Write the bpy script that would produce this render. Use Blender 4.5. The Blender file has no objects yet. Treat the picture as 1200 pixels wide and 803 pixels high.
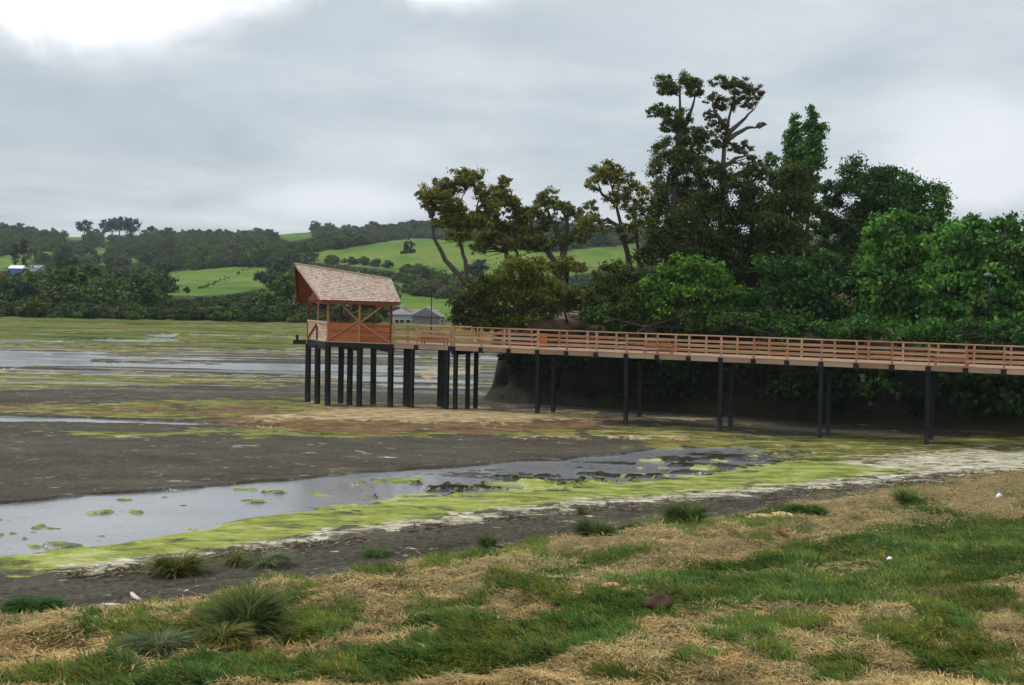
import bpy, bmesh, math, random
import numpy as np
from mathutils import Vector, Matrix
R = math.radians
rng = np.random.default_rng(7)
random.seed(7)
sc = bpy.context.scene
COL = sc.collection

# ------------------------------------------------------------------ camera
F, HZ, PITCH, ROLL, CZ = 1500.0, 332.0, math.atan((401.5 - 332) / 1500), 0.0192, 8.0
cp, sp = math.cos(PITCH), math.sin(PITCH)
fwd = np.array((0, cp, -sp)); up0 = np.array((0, sp, cp)); r0 = np.array((1., 0, 0))
rgt = math.cos(ROLL) * r0 + math.sin(ROLL) * up0
upv = -math.sin(ROLL) * r0 + math.cos(ROLL) * up0
C0 = np.array((0, 0, CZ))
cam_d = bpy.data.cameras.new('camera'); cam = bpy.data.objects.new('camera', cam_d); COL.objects.link(cam)
cam_d.sensor_width = 36; cam_d.lens = F / 1200 * 36; cam_d.clip_end = 6000; cam_d.clip_start = 0.5
M3 = Matrix((rgt, upv, -fwd)).transposed()
cam.matrix_world = Matrix.Translation((0, 0, CZ)) @ M3.to_4x4()
sc.camera = cam

def ray(px, py): return fwd * F + (px - 600) * rgt - (py - 401.5) * upv
def at_Y(px, py, Y):
    d = ray(px, py); return C0 + d * (Y / d[1])
def on_z(px, py, z):
    d = ray(px, py); return C0 + d * ((z - CZ) / d[2])
def proj(P):
    d = P - C0; w = d @ fwd
    return d @ rgt / w * F + 600, 401.5 - d @ upv / w * F

# ------------------------------------------------------------------ light, sky
SUN_AZ, SUN_EL = R(-62), R(48)       # azimuth from +Y, negative = left
sun_d = bpy.data.lights.new('sun', 'SUN'); sun = bpy.data.objects.new('sun', sun_d); COL.objects.link(sun)
sun_d.energy = 1.5; sun_d.angle = R(14); sun_d.color = (1, .96, .9)
sdir = Vector((math.sin(SUN_AZ) * math.cos(SUN_EL), math.cos(SUN_AZ) * math.cos(SUN_EL), math.sin(SUN_EL)))
sun.rotation_euler = sdir.to_track_quat('Z', 'Y').to_euler()
sc.view_settings.view_transform = 'Standard'; sc.view_settings.look = 'None'
sc.view_settings.exposure = 0.7; sc.view_settings.gamma = 1

class NT:
    def __init__(s, tree): s.t = tree; s.n = tree.nodes; s.l = tree.links
    def new(s, typ, **kw):
        n = s.n.new(typ)
        for k, v in kw.items(): setattr(n, k, v)
        return n
    def put(s, sock, v):
        if isinstance(v, bpy.types.NodeSocket): s.l.new(v, sock)
        elif v is not None:
            if hasattr(sock.default_value, '__len__') and not hasattr(v, '__len__'): v = (v,) * len(sock.default_value)
            if hasattr(sock.default_value, '__len__') and len(sock.default_value) == 4 and len(v) == 3: v = tuple(v) + (1,)
            sock.default_value = v
    def math(s, op, a, b=None, c=None, clamp=False):
        n = s.new('ShaderNodeMath', operation=op, use_clamp=clamp)
        s.put(n.inputs[0], a)
        if b is not None: s.put(n.inputs[1], b)
        if c is not None: s.put(n.inputs[2], c)
        return n.outputs[0]
    def mix(s, f, a, b, blend='MIX'):
        n = s.new('ShaderNodeMix', data_type='RGBA', blend_type=blend)
        s.put(n.inputs[0], f); s.put(n.inputs[6], a); s.put(n.inputs[7], b)
        return n.outputs[2]
    def noise(s, vec=None, scale=5, detail=4, rough=.55, dist=0):
        n = s.new('ShaderNodeTexNoise'); n.inputs['Scale'].default_value = scale
        n.inputs['Detail'].default_value = detail; n.inputs['Roughness'].default_value = rough
        n.inputs['Distortion'].default_value = dist
        if vec is not None: s.l.new(vec, n.inputs['Vector'])
        return n.outputs['Fac']
    def vor(s, vec=None, scale=5, out='Distance', feature='F1'):
        n = s.new('ShaderNodeTexVoronoi', feature=feature); n.inputs['Scale'].default_value = scale
        if vec is not None: s.l.new(vec, n.inputs['Vector'])
        return n.outputs[out]
    def mapv(s, vec, scale=(1, 1, 1), loc=(0, 0, 0), rot=(0, 0, 0)):
        n = s.new('ShaderNodeMapping'); s.l.new(vec, n.inputs[0])
        n.inputs['Location'].default_value = loc; n.inputs['Rotation'].default_value = rot; n.inputs['Scale'].default_value = scale
        return n.outputs[0]
    def ss(s, v, a, b, to0=0., to1=1.):
        n = s.new('ShaderNodeMapRange', interpolation_type='SMOOTHSTEP')
        s.put(n.inputs[0], v); s.put(n.inputs[1], a); s.put(n.inputs[2], b); s.put(n.inputs[3], to0); s.put(n.inputs[4], to1)
        return n.outputs[0]
    def ramp(s, v, stops):
        n = s.new('ShaderNodeValToRGB'); s.l.new(v, n.inputs[0]); e = n.color_ramp.elements
        while len(e) < len(stops): e.new(.5)
        for el, (p, c) in zip(e, stops): el.position = p; el.color = tuple(c) + (1,)
        return n.outputs[0]
    def attr(s, name, out='Fac'):
        n = s.new('ShaderNodeAttribute'); n.attribute_name = name; return n.outputs[out]
    def bump(s, h, strength=.3, dist=.05):
        n = s.new('ShaderNodeBump'); n.inputs['Strength'].default_value = strength; n.inputs['Distance'].default_value = dist
        s.l.new(h, n.inputs['Height']); return n.outputs[0]

def mat(name):
    m = bpy.data.materials.new(name); m.use_nodes = True
    nt = NT(m.node_tree); b = nt.n['Principled BSDF']
    b.inputs['Specular IOR Level'].default_value = .3
    return m, nt, b

w = bpy.data.worlds.new('World'); sc.world = w; w.use_nodes = True
nt = NT(w.node_tree); bg = nt.n['Background']; bg.inputs[1].default_value = .1
sky = nt.new('ShaderNodeTexSky', sky_type='NISHITA', sun_disc=False)
sky.sun_elevation = SUN_EL; sky.sun_rotation = SUN_AZ; sky.air_density = 1; sky.dust_density = 2
tc = nt.new('ShaderNodeTexCoord').outputs['Generated']
sep = nt.new('ShaderNodeSeparateXYZ'); nt.l.new(tc, sep.inputs[0])
sx, sy, sz = sep.outputs
zz = nt.math('ADD', nt.math('MAXIMUM', sz, 0.0), .16)
cmb = nt.new('ShaderNodeCombineXYZ'); nt.put(cmb.inputs[0], nt.math('DIVIDE', sx, zz)); nt.put(cmb.inputs[1], nt.math('DIVIDE', sy, zz))
cv = cmb.outputs[0]
n1 = nt.noise(cv, .75, 8, .55, .3); n2 = nt.noise(nt.mapv(cv, (1.6, 1.6, 1), (5, 3, 0)), .9, 10, .6, .5)
n3 = nt.noise(tc, 5.0, 9, .6, .4)
dens = nt.math('ADD', nt.math('MULTIPLY', n1, .6), nt.math('MULTIPLY', n2, .4))
# thin places in the cloud deck, as directions (x/y, z/y)
yy = nt.math('MAXIMUM', sy, .05)
u = nt.math('DIVIDE', sx, yy); v = nt.math('DIVIDE', sz, yy)
front = nt.ss(sy, .1, .4)
def blob(px, py, ru, rv):
    d = ray(px, py); u0, v0 = d[0] / d[1], d[2] / d[1]
    a = nt.math('POWER', nt.math('DIVIDE', nt.math('SUBTRACT', u, u0), ru), 2.)
    b = nt.math('POWER', nt.math('DIVIDE', nt.math('SUBTRACT', v, v0), rv), 2.)
    return nt.math('MULTIPLY', nt.math('EXPONENT', nt.math('MULTIPLY', nt.math('ADD', a, b), -1.)), front)
thin = nt.math('ADD', blob(110, -34, .165, .066), nt.math('MULTIPLY', blob(530, -36, .06, .032), .85))
wob = nt.math('MULTIPLY', nt.math('SUBTRACT', n3, .5), 1.3)
thin_f = nt.ss(nt.math('ADD', nt.math('ADD', thin, wob), nt.math('MULTIPLY', nt.math('SUBTRACT', .5, dens), .6)), .25, .95)
soft = nt.math('ADD', nt.math('ADD', blob(400, 235, .11, .02), nt.math('MULTIPLY', blob(1150, 165, .10, .055), 1.1)), nt.math('MULTIPLY', blob(1130, 215, .06, .02), .9))
soft_f = nt.ss(nt.math('ADD', soft, nt.math('MULTIPLY', wob, 1.6)), .15, 1.3)
cloud = nt.ramp(dens, [(.36, (4.7, 5.0, 5.25)), (.5, (3.7, 4.08, 4.42)), (.62, (2.85, 3.22, 3.62))])
cloud = nt.mix(nt.math('MULTIPLY', soft_f, .95), cloud, (5.3, 5.55, 5.8))
dk = nt.math('ADD', blob(150, 150, .16, .05), nt.math('MULTIPLY', blob(600, 40, .12, .035), .7))
cloud = nt.mix(nt.math('MULTIPLY', nt.ss(nt.math('ADD', dk, wob), .2, 1.2), .5), cloud, (2.75, 3.1, 3.5))
cloud = nt.mix(thin_f, cloud, (9.6, 9.6, 9.6))
over = nt.ss(sz, .28, 1., 1., 2.1)          # an overcast sky is brightest overhead
cloud = nt.mix(1, cloud, nt.mix(0, over, over), 'MULTIPLY')
fin = nt.mix(.96, sky.outputs[0], cloud)
nt.l.new(fin, bg.inputs[0])

# ------------------------------------------------------------------ helpers
def tag(o, label=None, cat=None, group=None, kind=None):
    if label: o['label'] = label
    if cat: o['category'] = cat
    if group: o['group'] = group
    if kind: o['kind'] = kind
    return o
def link(name, me, m=None, parent=None):
    o = bpy.data.objects.new(name, me); COL.objects.link(o)
    if m is not None and not me.materials: me.materials.append(m)
    if parent is not None: o.parent = parent
    return o
def empty(name, loc):
    o = bpy.data.objects.new(name, None); COL.objects.link(o); o.location = loc; o.empty_display_size = .3; return o

class MB:
    """collects polygons; local coordinates relative to org"""
    def __init__(s, org=(0, 0, 0)): s.v = []; s.f = []; s.o = Vector(org)
    def add(s, vs, fs):
        b = len(s.v); s.v += [Vector(p) - s.o for p in vs]; s.f += [tuple(b + i for i in f) for f in fs]
    def hexa(s, lo, hi):     # lo, hi: 4 points each, ccw seen from above
        s.add(list(lo) + list(hi), [(3, 2, 1, 0), (4, 5, 6, 7), (0, 1, 5, 4), (1, 2, 6, 5), (2, 3, 7, 6), (3, 0, 4, 7)])
    def beam(s, a, b, wd, ht, upd=(0, 0, 1)):   # centred bar from a to b
        a = Vector(a); b = Vector(b); d = (b - a).normalized(); upd = Vector(upd)
        if abs(d.dot(upd)) > .97: upd = Vector((math.cos(.41), -math.sin(.41), 0))
        sd = d.cross(upd).normalized(); u_ = sd.cross(d).normalized()
        q = [(-1, -1), (1, -1), (1, 1), (-1, 1)]
        A = [a + sd * (i * wd / 2) + u_ * (j * ht / 2) for i, j in q]; B = [b + sd * (i * wd / 2) + u_ * (j * ht / 2) for i, j in q]
        s.add(A + B, [(0, 1, 2, 3), (7, 6, 5, 4), (1, 0, 4, 5), (2, 1, 5, 6), (3, 2, 6, 7), (0, 3, 7, 4)])
    def tube(s, pts, rad, n=7):
        rings = []; b = len(s.v)
        for i, p in enumerate(pts):
            p = Vector(p); q = Vector(pts[min(i + 1, len(pts) - 1)]) - Vector(pts[max(i - 1, 0)]); q.normalize()
            a = q.orthogonal().normalized() if i == 0 else (rings[-1] - q * rings[-1].dot(q)).normalized()
            rings.append(a); c = q.cross(a)
            for k in range(n):
                t = 2 * math.pi * k / n
                s.v.append(p + (a * math.cos(t) + c * math.sin(t)) * rad[i] - s.o)
        for i in range(len(pts) - 1):
            for k in range(n):
                s.f.append((b + i * n + k, b + i * n + (k + 1) % n, b + (i + 1) * n + (k + 1) % n, b + (i + 1) * n + k))
        s.f.append(tuple(b + k for k in reversed(range(n)))); s.f.append(tuple(b + (len(pts) - 1) * n + k for k in range(n)))
    def build(s, name, m, parent=None, smooth=False):
        me = bpy.data.meshes.new(name); me.from_pydata([tuple(p) for p in s.v], [], s.f)
        bm = bmesh.new(); bm.from_mesh(me); bmesh.ops.recalc_face_normals(bm, faces=bm.faces[:]); bm.to_mesh(me); bm.free()
        if smooth: me.polygons.foreach_set('use_smooth', [True] * len(me.polygons))
        o = link(name, me, m, parent)
        if parent is None: o.location = s.o
        return o
def root_mb(root): return MB(root.location)

def np_mesh(name, V, Fq, k=4, attrs=None, col=None):
    me = bpy.data.meshes.new(name); nV = len(V); nF = len(Fq)
    me.vertices.add(nV); me.vertices.foreach_set('co', np.ascontiguousarray(V, dtype=np.float32).ravel())
    me.loops.add(nF * k); me.loops.foreach_set('vertex_index', np.ascontiguousarray(Fq, dtype=np.int32).ravel())
    me.polygons.add(nF); me.polygons.foreach_set('loop_start', np.arange(nF, dtype=np.int32) * k)
    me.update(calc_edges=True)
    for a, d in (attrs or {}).items():
        at = me.attributes.new(a, 'FLOAT', 'POINT'); at.data.foreach_set('value', np.ascontiguousarray(d, dtype=np.float32).ravel())
    if col is not None:
        at = me.attributes.new('tint', 'FLOAT_COLOR', 'POINT')
        c = np.ones((nV, 4), dtype=np.float32); c[:, :3] = col; at.data.foreach_set('color', c.ravel())
    return me

# value noise (numpy), smooth, range about 0..1
_tab = rng.random((256, 256))
def vn(x, y):
    xi = np.floor(x).astype(int); yi = np.floor(y).astype(int); fx = x - xi; fy = y - yi
    fx = fx * fx * (3 - 2 * fx); fy = fy * fy * (3 - 2 * fy)
    g = lambda a, b: _tab[a % 256, b % 256]
    return (g(xi, yi) * (1 - fx) + g(xi + 1, yi) * fx) * (1 - fy) + (g(xi, yi + 1) * (1 - fx) + g(xi + 1, yi + 1) * fx) * fy
def fbm(x, y, o=4, r=.5):
    s = 0; a = 1; t = 0
    for i in range(o):
        s = s + a * vn(x * 2 ** i + 17.3 * i, y * 2 ** i + 9.1 * i); t += a; a *= r
    return s / t
def inpoly(px, py, poly):
    c = np.zeros(px.shape, bool); n = len(poly)
    for i in range(n):
        x1, y1 = poly[i]; x2, y2 = poly[(i + 1) % n]
        k = ((y1 > py) != (y2 > py)) & (px < (x2 - x1) * (py - y1) / ((y2 - y1) + 1e-9) + x1)
        c ^= k
    return c
def seg_d(px, py, poly, asp):  # distance to polygon edges in px, y scaled by asp
    d = np.full(px.shape, 1e9); n = len(poly)
    for i in range(n):
        x1, y1 = poly[i]; x2, y2 = poly[(i + 1) % n]
        y1 *= asp; y2 *= asp
        dx, dy = x2 - x1, y2 - y1
        t = np.clip(((px - x1) * dx + (py * asp - y1) * dy) / (dx * dx + dy * dy + 1e-9), 0, 1)
        d = np.minimum(d, np.hypot(px - x1 - t * dx, py * asp - y1 - t * dy))
    return d
def region(px, py, poly, feather, asp=3.0):
    """0..1, .5 on the outline; feather in picture-scale units"""
    d = seg_d(px, py, poly, asp); d = np.where(inpoly(px, py, poly), d, -d)
    return np.clip(.5 + .5 * d / feather, 0, 1)
def band(px, py, T, B, feather, x0=-1e9, x1=1e9, fx=60):
    t = np.interp(px, *zip(*T)); b = np.interp(px, *zip(*B))
    m = np.minimum(py - t, b - py) / feather
    m = np.minimum(m, np.minimum(px - x0, x1 - px) / fx)
    return np.clip(.5 + .5 * m, 0, 1)

# ------------------------------------------------------------------ materials
def wood(name, c1, c2, rough=.6, grain=(1, 1, 14), tide=False):
    m, nt, b = mat(name)
    tc = nt.new('ShaderNodeTexCoord').outputs['Object']
    oi = nt.new('ShaderNodeObjectInfo').outputs['Random']
    g = nt.noise(nt.mapv(tc, grain), 3, 5, .6)
    st = nt.noise(tc, 1.3, 4, .6)
    f = nt.math('ADD', nt.math('MULTIPLY', g, .45), nt.math('ADD', nt.math('MULTIPLY', oi, .4), nt.math('MULTIPLY', st, .35)))
    c = nt.mix(nt.ss(f, .3, .9), c1, c2)
    if tide:
        zz = nt.new('ShaderNodeSeparateXYZ'); gm = nt.new('ShaderNodeNewGeometry'); nt.l.new(gm.outputs['Position'], zz.inputs[0])
        f2 = nt.ss(nt.math('ADD', zz.outputs[2], nt.math('MULTIPLY', nt.noise(tc, 6, 4), 1.0)), .7, 1.6, 1, 0)
        c = nt.mix(nt.math('MULTIPLY', f2, .6), c, (.05, .05, .042))
    nt.put(b.inputs['Base Color'], c); b.inputs['Roughness'].default_value = rough
    nt.put(b.inputs['Normal'], nt.bump(g, .4, .01))
    return m
M = {}
M['rail'] = wood('rail timber', (.36, .145, .065), (.60, .38, .24))
M['fascia'] = wood('fascia timber', (.27, .155, .095), (.48, .33, .22))
M['shelter'] = wood('shelter red timber', (.27, .070, .020), (.46, .15, .050))
M['frame'] = wood('shelter frame timber', (.30, .13, .06), (.46, .22, .10))
M['redbeam'] = wood('dark red stained timber', (.13, .030, .014), (.20, .05, .022))
M['pale'] = wood('pale timber', (.45, .30, .20), (.60, .45, .32))  # paler tone for the end wall, bargeboards and ridge cap
M['pile'] = wood('tarred pile timber', (.004, .0045, .006), (.012, .013, .017), .55, (8, 8, 1), True)
M['shingle'] = wood('cedar shingle', (.34, .24, .165), (.58, .46, .35), .8)
M['benchwood'] = wood('bench timber', (.42, .14, .07), (.58, .26, .15))
M['orange'] = wood('orange stained timber', (.5, .12, .03), (.6, .18, .05))
def plain(name, c, rough=.6, met=0., var=.25, sc_=4.):
    m, nt, b = mat(name)
    tc = nt.new('ShaderNodeTexCoord').outputs['Object']
    n = nt.noise(tc, sc_, 5, .6)
    nt.put(b.inputs['Base Color'], nt.mix(n, tuple(x * (1 - var) for x in c), tuple(min(1, x * (1 + var)) for x in c)))
    b.inputs['Roughness'].default_value = rough; b.inputs['Metallic'].default_value = met
    nt.put(b.inputs['Normal'], nt.bump(n, .2, .02))
    return m
M['lamp'] = plain('green lamp post paint', (.006, .030, .026), .5)
M['lamphead'] = plain('grey lamp head', (.10, .14, .15), .5)
M['bark'] = plain('grey brown bark', (.10, .078, .058), .9, 0, .5, 6)
M['barkdark'] = plain('dark bark', (.055, .042, .032), .9, 0, .5, 6)
M['rock'] = plain('grey rock', (.2, .2, .18), .85, 0, .4, 2)
M['palerock'] = plain('pale brown rock', (.34, .27, .19), .9, 0, .5, 1.3)
M['zinc'] = plain('weathered roof iron', (.21, .18, .185), .7, 0, .25, .7)
M['wallpale'] = plain('pale blue grey weatherboard', (.38, .43, .46), .8, 0, .1)
M['glassdark'] = plain('dark window', (.03, .035, .04), .2)
M['white'] = plain('white paint', (.75, .75, .73), .6, 0, .05)
M['tarp'] = plain('blue tarpaulin', (.03, .22, .55), .5, 0, .15)
M['clay'] = plain('brown earth clod', (.06, .032, .02), .95, 0, .4, 9)
M['terracotta'] = plain('pinkish broken clay', (.5, .22, .14), .85, 0, .2, 6)
M['driftwood'] = plain('bleached driftwood', (.5, .45, .38), .8, 0, .2, 6)
M['cream'] = plain('pale fleshy seaweed heap', (.46, .31, .16), .7, 0, .35, 5)

def leafmat(name, trans=.25, rough=.6, spec=.12):
    m, nt, b = mat(name)
    c = nt.attr('tint', 'Color')
    oi = nt.new('ShaderNodeObjectInfo').outputs['Random']
    gm = nt.new('ShaderNodeTexCoord').outputs['Object']
    n = nt.noise(gm, .9, 3, .6)
    c = nt.mix(nt.ss(n, .3, .7), nt.mix(1, c, (.72, .78, .75), 'MULTIPLY'), nt.mix(1, c, (1.25, 1.15, 1.05), 'MULTIPLY'))
    nt.put(b.inputs['Base Color'], c); b.inputs['Roughness'].default_value = rough
    b.inputs['Specular IOR Level'].default_value = spec
    tr = nt.new('ShaderNodeBsdfTranslucent'); nt.put(tr.inputs[0], c)
    ms = nt.new('ShaderNodeMixShader'); ms.inputs[0].default_value = trans
    nt.l.new(b.outputs[0], ms.inputs[1]); nt.l.new(tr.outputs[0], ms.inputs[2])
    nt.l.new(ms.outputs[0], nt.n['Material Output'].inputs[0])
    return m
M['leaf'] = leafmat('tree foliage'); M['grassblade'] = leafmat('grass blades', .3, .7, .1)
M['farleaf'] = leafmat('distant foliage', .1, .8, .1)

# ------------------------------------------------------------------ the flats: one ground sheet
def axis(segs):
    out = [segs[0][0]]
    for a, b, s0, s1 in segs:
        x = a
        while x < b - 1e-6:
            s = s0 + (s1 - s0) * (x - a) / (b - a); x = min(b, x + s); out.append(x)
    return np.unique(np.round(np.array(out), 4))
ys = axis([(14, 24, .5, .2), (24, 52, .11, .14), (52, 100, .16, .35), (100, 260, .5, 2.0)])
xs_h = axis([(0, 24, .17, .17), (24, 36, .2, .4), (36, 60, .5, 1), (60, 130, 1.5, 4)])
xs = np.concatenate([-xs_h[:0:-1], xs_h])
GX, GY = np.meshgrid(xs, ys)
EDGE_T = [(-300, 760), (0, 716), (100, 710), (200, 695), (300, 676), (400, 664), (500, 650), (560, 643), (650, 628), (700, 615), (780, 604), (840, 603), (900, 590), (1000, 576), (1100, 562), (1200, 548), (1500, 505)]
ALG_T = [(-300, 700), (0, 656), (130, 640), (250, 620), (330, 605), (400, 593), (467, 582), (600, 573), (667, 568), (800, 560), (860, 549), (950, 538), (1050, 531), (1120, 531), (1300, 528)]
ALG_B = [(-300, 720), (0, 678), (130, 662), (250, 646), (330, 634), (400, 624), (500, 610), (600, 598), (700, 589), (800, 581), (900, 572), (1000, 563), (1100, 553), (1200, 544), (1400, 530)]
MUD_B = [(-300, 605), (0, 590), (140, 576), (300, 563), (400, 557), (500, 549), (600, 541), (700, 534), (770, 526), (900, 524), (1300, 524)]
MUD_T = [(-300, 513), (0, 513), (400, 514), (760, 515), (1300, 515)]
off = lambda c, d: [(x, y + d) for x, y in c]
CH_E = [(260, 566), (330, 590), (345, 606), (0, 652), (-300, 700), (-300, 602), (0, 589)]

def masks(Z):
    P = np.stack([GX, GY, Z], -1).reshape(-1, 3); px, py = proj(P)
    px = px.reshape(GX.shape); py = py.reshape(GX.shape)
    wob = (fbm(GX * .25, GY * .5, 4) - .5); wx = px + 60 * wob * 28 / np.maximum(GY, 20); pyw = py + wob * 360 / np.maximum(GY, 20)
    m = {}
    m['alg'] = np.maximum(band(wx, pyw, ALG_T, ALG_B, 10), .62 * region(px, py, [(40, 620), (140, 607), (230, 598), (210, 612), (90, 628)], 25))
    pn = fbm(GX * .42 + 30, GY * .55 + 11, 5, .62); pn2 = fbm(GX * .2 + 3, GY * .9 + 41, 4, .6)
    fl = band(px, py, off(MUD_B, 6), off(ALG_T, 8), 8, x1=980)
    m['alg'] = np.maximum(m['alg'] - .55 * np.clip((.40 - pn) * 7, 0, 1), fl * np.clip((fbm(GX * .45 + 30, GY * 1.1 + 11, 5, .66) - .62 + .07 * np.clip((px - 350) / 100, 0, 1)) * 12, 0, 1) * .8)
    farw = np.clip((GY - 84) / 12, 0, 1)
    stk = fbm(GX * .035 + 5, GY * .32 + 2, 4, .6)
    m_str = (stk - .5) * farw
    m['foam'] = np.maximum.reduce([band(px, pyw, off(ALG_B, -4), off(ALG_B, 5), 7, x0=60),
        region(px, py, [(1000, 540), (1060, 530), (1200, 526), (1400, 520), (1400, 540), (1200, 552), (1130, 556), (1040, 551)], 26),
        .62 * region(px, py, [(1090, 530), (1200, 524), (1400, 520), (1400, 528), (1200, 532), (1120, 536)], 14)])
    m['weed'] = np.maximum.reduce([.74 * band(px, py, off(MUD_B, -2), off(ALG_T, 2), 10, x0=370, x1=950, fx=80),
        .9 * region(px, py, [(560, 553), (680, 538), (800, 524), (900, 527), (880, 545), (760, 562), (640, 566)], 22),
        .72 * region(px, py, [(880, 536), (1000, 536), (980, 528), (900, 526)], 14)])
    pw = fbm(GX * .38 + 71, GY * .95 + 5, 5, .66); wz = np.clip((px - 330) / 230, 0, 1)
    m['weed'] = m['weed'] * np.clip((pw - .60 + .165 * wz) * 12, 0, 1)
    m['water'] = np.maximum.reduce([band(px, pyw, off(MUD_B, 0), off(ALG_T, 6), 6, x1=900, fx=420),
        region(px, py, [(-300, 486), (0, 487), (100, 489), (200, 493), (300, 498), (375, 505.5), (250, 503), (100, 499), (-300, 499)], 5),
        region(wx, py, [(-300, 410), (0, 411), (125, 414), (115, 420), (100, 430), (-300, 432)], 9),
        .56 * region(px, py, [(110, 416), (280, 421), (360, 423), (560, 430), (560, 462), (480, 461), (360, 441), (220, 434), (100, 430)], 9),
        .8 * region(px, py, [(200, 393), (70, 398), (-100, 397), (-100, 400), (130, 402), (230, 400)], 6)])
    m['water'] = np.clip(m['water'] + m_str * 2.6 * (m['water'] > .05), 0, 1) + .62 * farw * (stk > .60) * (m['water'] <= .05) * (GY < 190)
    m['olive'] = np.maximum.reduce([band(px, pyw, [(700, 520), (800, 512), (1400, 512)], [(700, 521), (860, 530), (930, 538), (1000, 537), (1400, 526)], 6, x0=740),
        .8 * band(px, pyw, [(-300, 432), (0, 434), (400, 442), (560, 450)], [(-300, 456), (0, 460), (100, 455), (360, 447), (560, 455)], 5, x1=560),
        .8 * band(px, pyw, [(-300, 473), (0, 474), (300, 466), (450, 472)], [(-300, 486), (0, 486), (250, 494), (450, 484)], 5, x1=440),
        .74 * band(px, py, [(0, 505), (130, 506), (400, 502), (620, 500), (760, 496), (840, 497)], [(0, 512), (400, 513), (620, 512), (760, 514), (860, 514)], 4, x0=40, x1=870),
        .72 * band(px, py, [(-300, 401), (0, 402), (330, 409)], [(-300, 409), (0, 411), (360, 416)], 3, x1=420)])
    m['sand'] = np.maximum.reduce([region(wx, pyw, [(290, 488), (360, 478), (460, 474), (560, 476), (700, 482), (700, 492), (560, 498), (400, 494), (320, 496)], 16),
        .7 * region(px, py, [(640, 484), (760, 486), (860, 491), (800, 495), (640, 496)], 12),
        .7 * region(px, py, [(480, 432), (565, 428), (565, 436), (500, 445)], 8),
        .75 * band(px, py, [(-300, 510), (900, 510)], [(-300, 515), (900, 515)], 3, x0=620, x1=820)])
    m['red'] = np.maximum.reduce([region(wx, py, [(240, 492), (320, 486), (420, 492), (560, 496), (700, 494), (720, 500), (560, 507), (400, 507), (300, 502)], 16),
        .66 * region(px, py, [(0, 478), (200, 476), (330, 474), (330, 488), (0, 482)], 12)])
    stk2 = fbm(GX * .05 + 51, GY * .4 + 22, 4, .6)
    m['olive'] = np.maximum(m['olive'] + .0, farw * np.clip((stk2 - .5) * 5, 0, .75))
    edge = np.interp(wx, *zip(*EDGE_T))
    m['grass'] = np.clip(.5 + .5 * (pyw - edge) / 7, 0, 1)
    gp = [[(-60, 700), (30, 692), (90, 692), (85, 706), (-60, 718)],
          [(300, 800), (400, 763), (520, 738), (640, 716), (760, 690), (720, 715), (750, 740), (640, 775), (560, 786), (440, 800)],
          [(640, 706), (700, 690), (800, 668), (900, 645), (985, 618), (1100, 606), (1300, 590), (1300, 668), (1100, 690), (1000, 716), (900, 704), (820, 716), (740, 722)],
          [(860, 610), (900, 597), (945, 592), (948, 601), (900, 612)], [(530, 655), (560, 640), (600, 643), (570, 655)],
          [(410, 664), (450, 655), (480, 658), (450, 668)], [(100, 790), (250, 768), (330, 775), (240, 812), (60, 815)],
          [(430, 735), (520, 718), (600, 712), (560, 730), (440, 748)], [(820, 745), (880, 728), (960, 725), (930, 740), (830, 752)],
          [(330, 735), (420, 716), (440, 722), (380, 742)], [(1050, 600), (1060, 580), (1090, 585), (1120, 600)], [(960, 775), (990, 765), (1020, 775), (990, 783)]]
    gp += [[(180, 745), (330, 700), (380, 700), (300, 735), (200, 765)], [(560, 690), (700, 655), (760, 650), (660, 680), (580, 700)], [(900, 660), (1100, 630), (1200, 622), (1200, 640), (1000, 665)], [(1060, 715), (1200, 690), (1200, 705), (1100, 728)], [(700, 790), (820, 770), (840, 780), (740, 803)], [(20, 745), (110, 728), (150, 732), (60, 755)], [(1080, 770), (1180, 755), (1200, 765), (1100, 785)]]
    g = np.zeros(GX.shape)
    for p in gp: g = np.maximum(g, region(px + 50 * wob, py + 20 * wob, p, 26, 2.5))
    m['green'] = g
    m['shore'] = np.clip(.5 + .5 * (np.interp(px, [-400, 0, 150, 330, 560], [402, 402, 404, 408, 404]) - py) / 2.5, 0, 1)
    m['strip'] = np.clip(np.minimum(py - np.interp(px, *zip(*off(ALG_B, 6))), edge - py) / 8, 0, 1)
    return m, px, py
Z = np.zeros(GX.shape) + .1
UN = fbm(GX * .6, GY * .6, 5, .55); UN2 = fbm(GX * 2.3 + 40, GY * 2.3, 4, .6)
for it in range(2):
    m, PX, PY = masks(Z)
    Z = .10 + .05 * (UN - .5)
    wat = m['water']
    Z = Z - .24 * np.clip((wat - .38) / .3, 0, 1) * (1 - .8 * np.clip((m['alg'] - .4) * 3, 0, 1))
    Z += .35 * m['sand'] * np.clip((95 - GY) / 20, 0, 1) + .05 * m['red'] + .06 * (m['foam'] > .5) * UN2
    Z += (.05 + .16 * (np.clip((wat - .3) * 2, 0, 1))) * (fbm(GX * .45, GY * .8, 5, .65) - .5) * 1.6 * (1 - m['grass'])
    gr = np.clip((m['grass'] - .4) * 1.6, 0, 1)
    up = np.clip((48 - GY) / 22, 0, 1)
    Z += gr * (.16 + .5 * up + .75 * (fbm(GX * .55 + 9, GY * .9, 4, .5) - .45) + .34 * (UN2 - .5)) - .0
    Z += .14 * np.clip((m['weed'] - .3) * 3, 0, 1) * (.7 + .6 * (UN2 - .5))
    Z += m['strip'] * (.05 + .07 * (UN2 - .5))
    Z += m['shore'] * np.clip((GY - 140) / 60, 0, 1) * .9
nx, ny = len(xs), len(ys)
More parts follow.
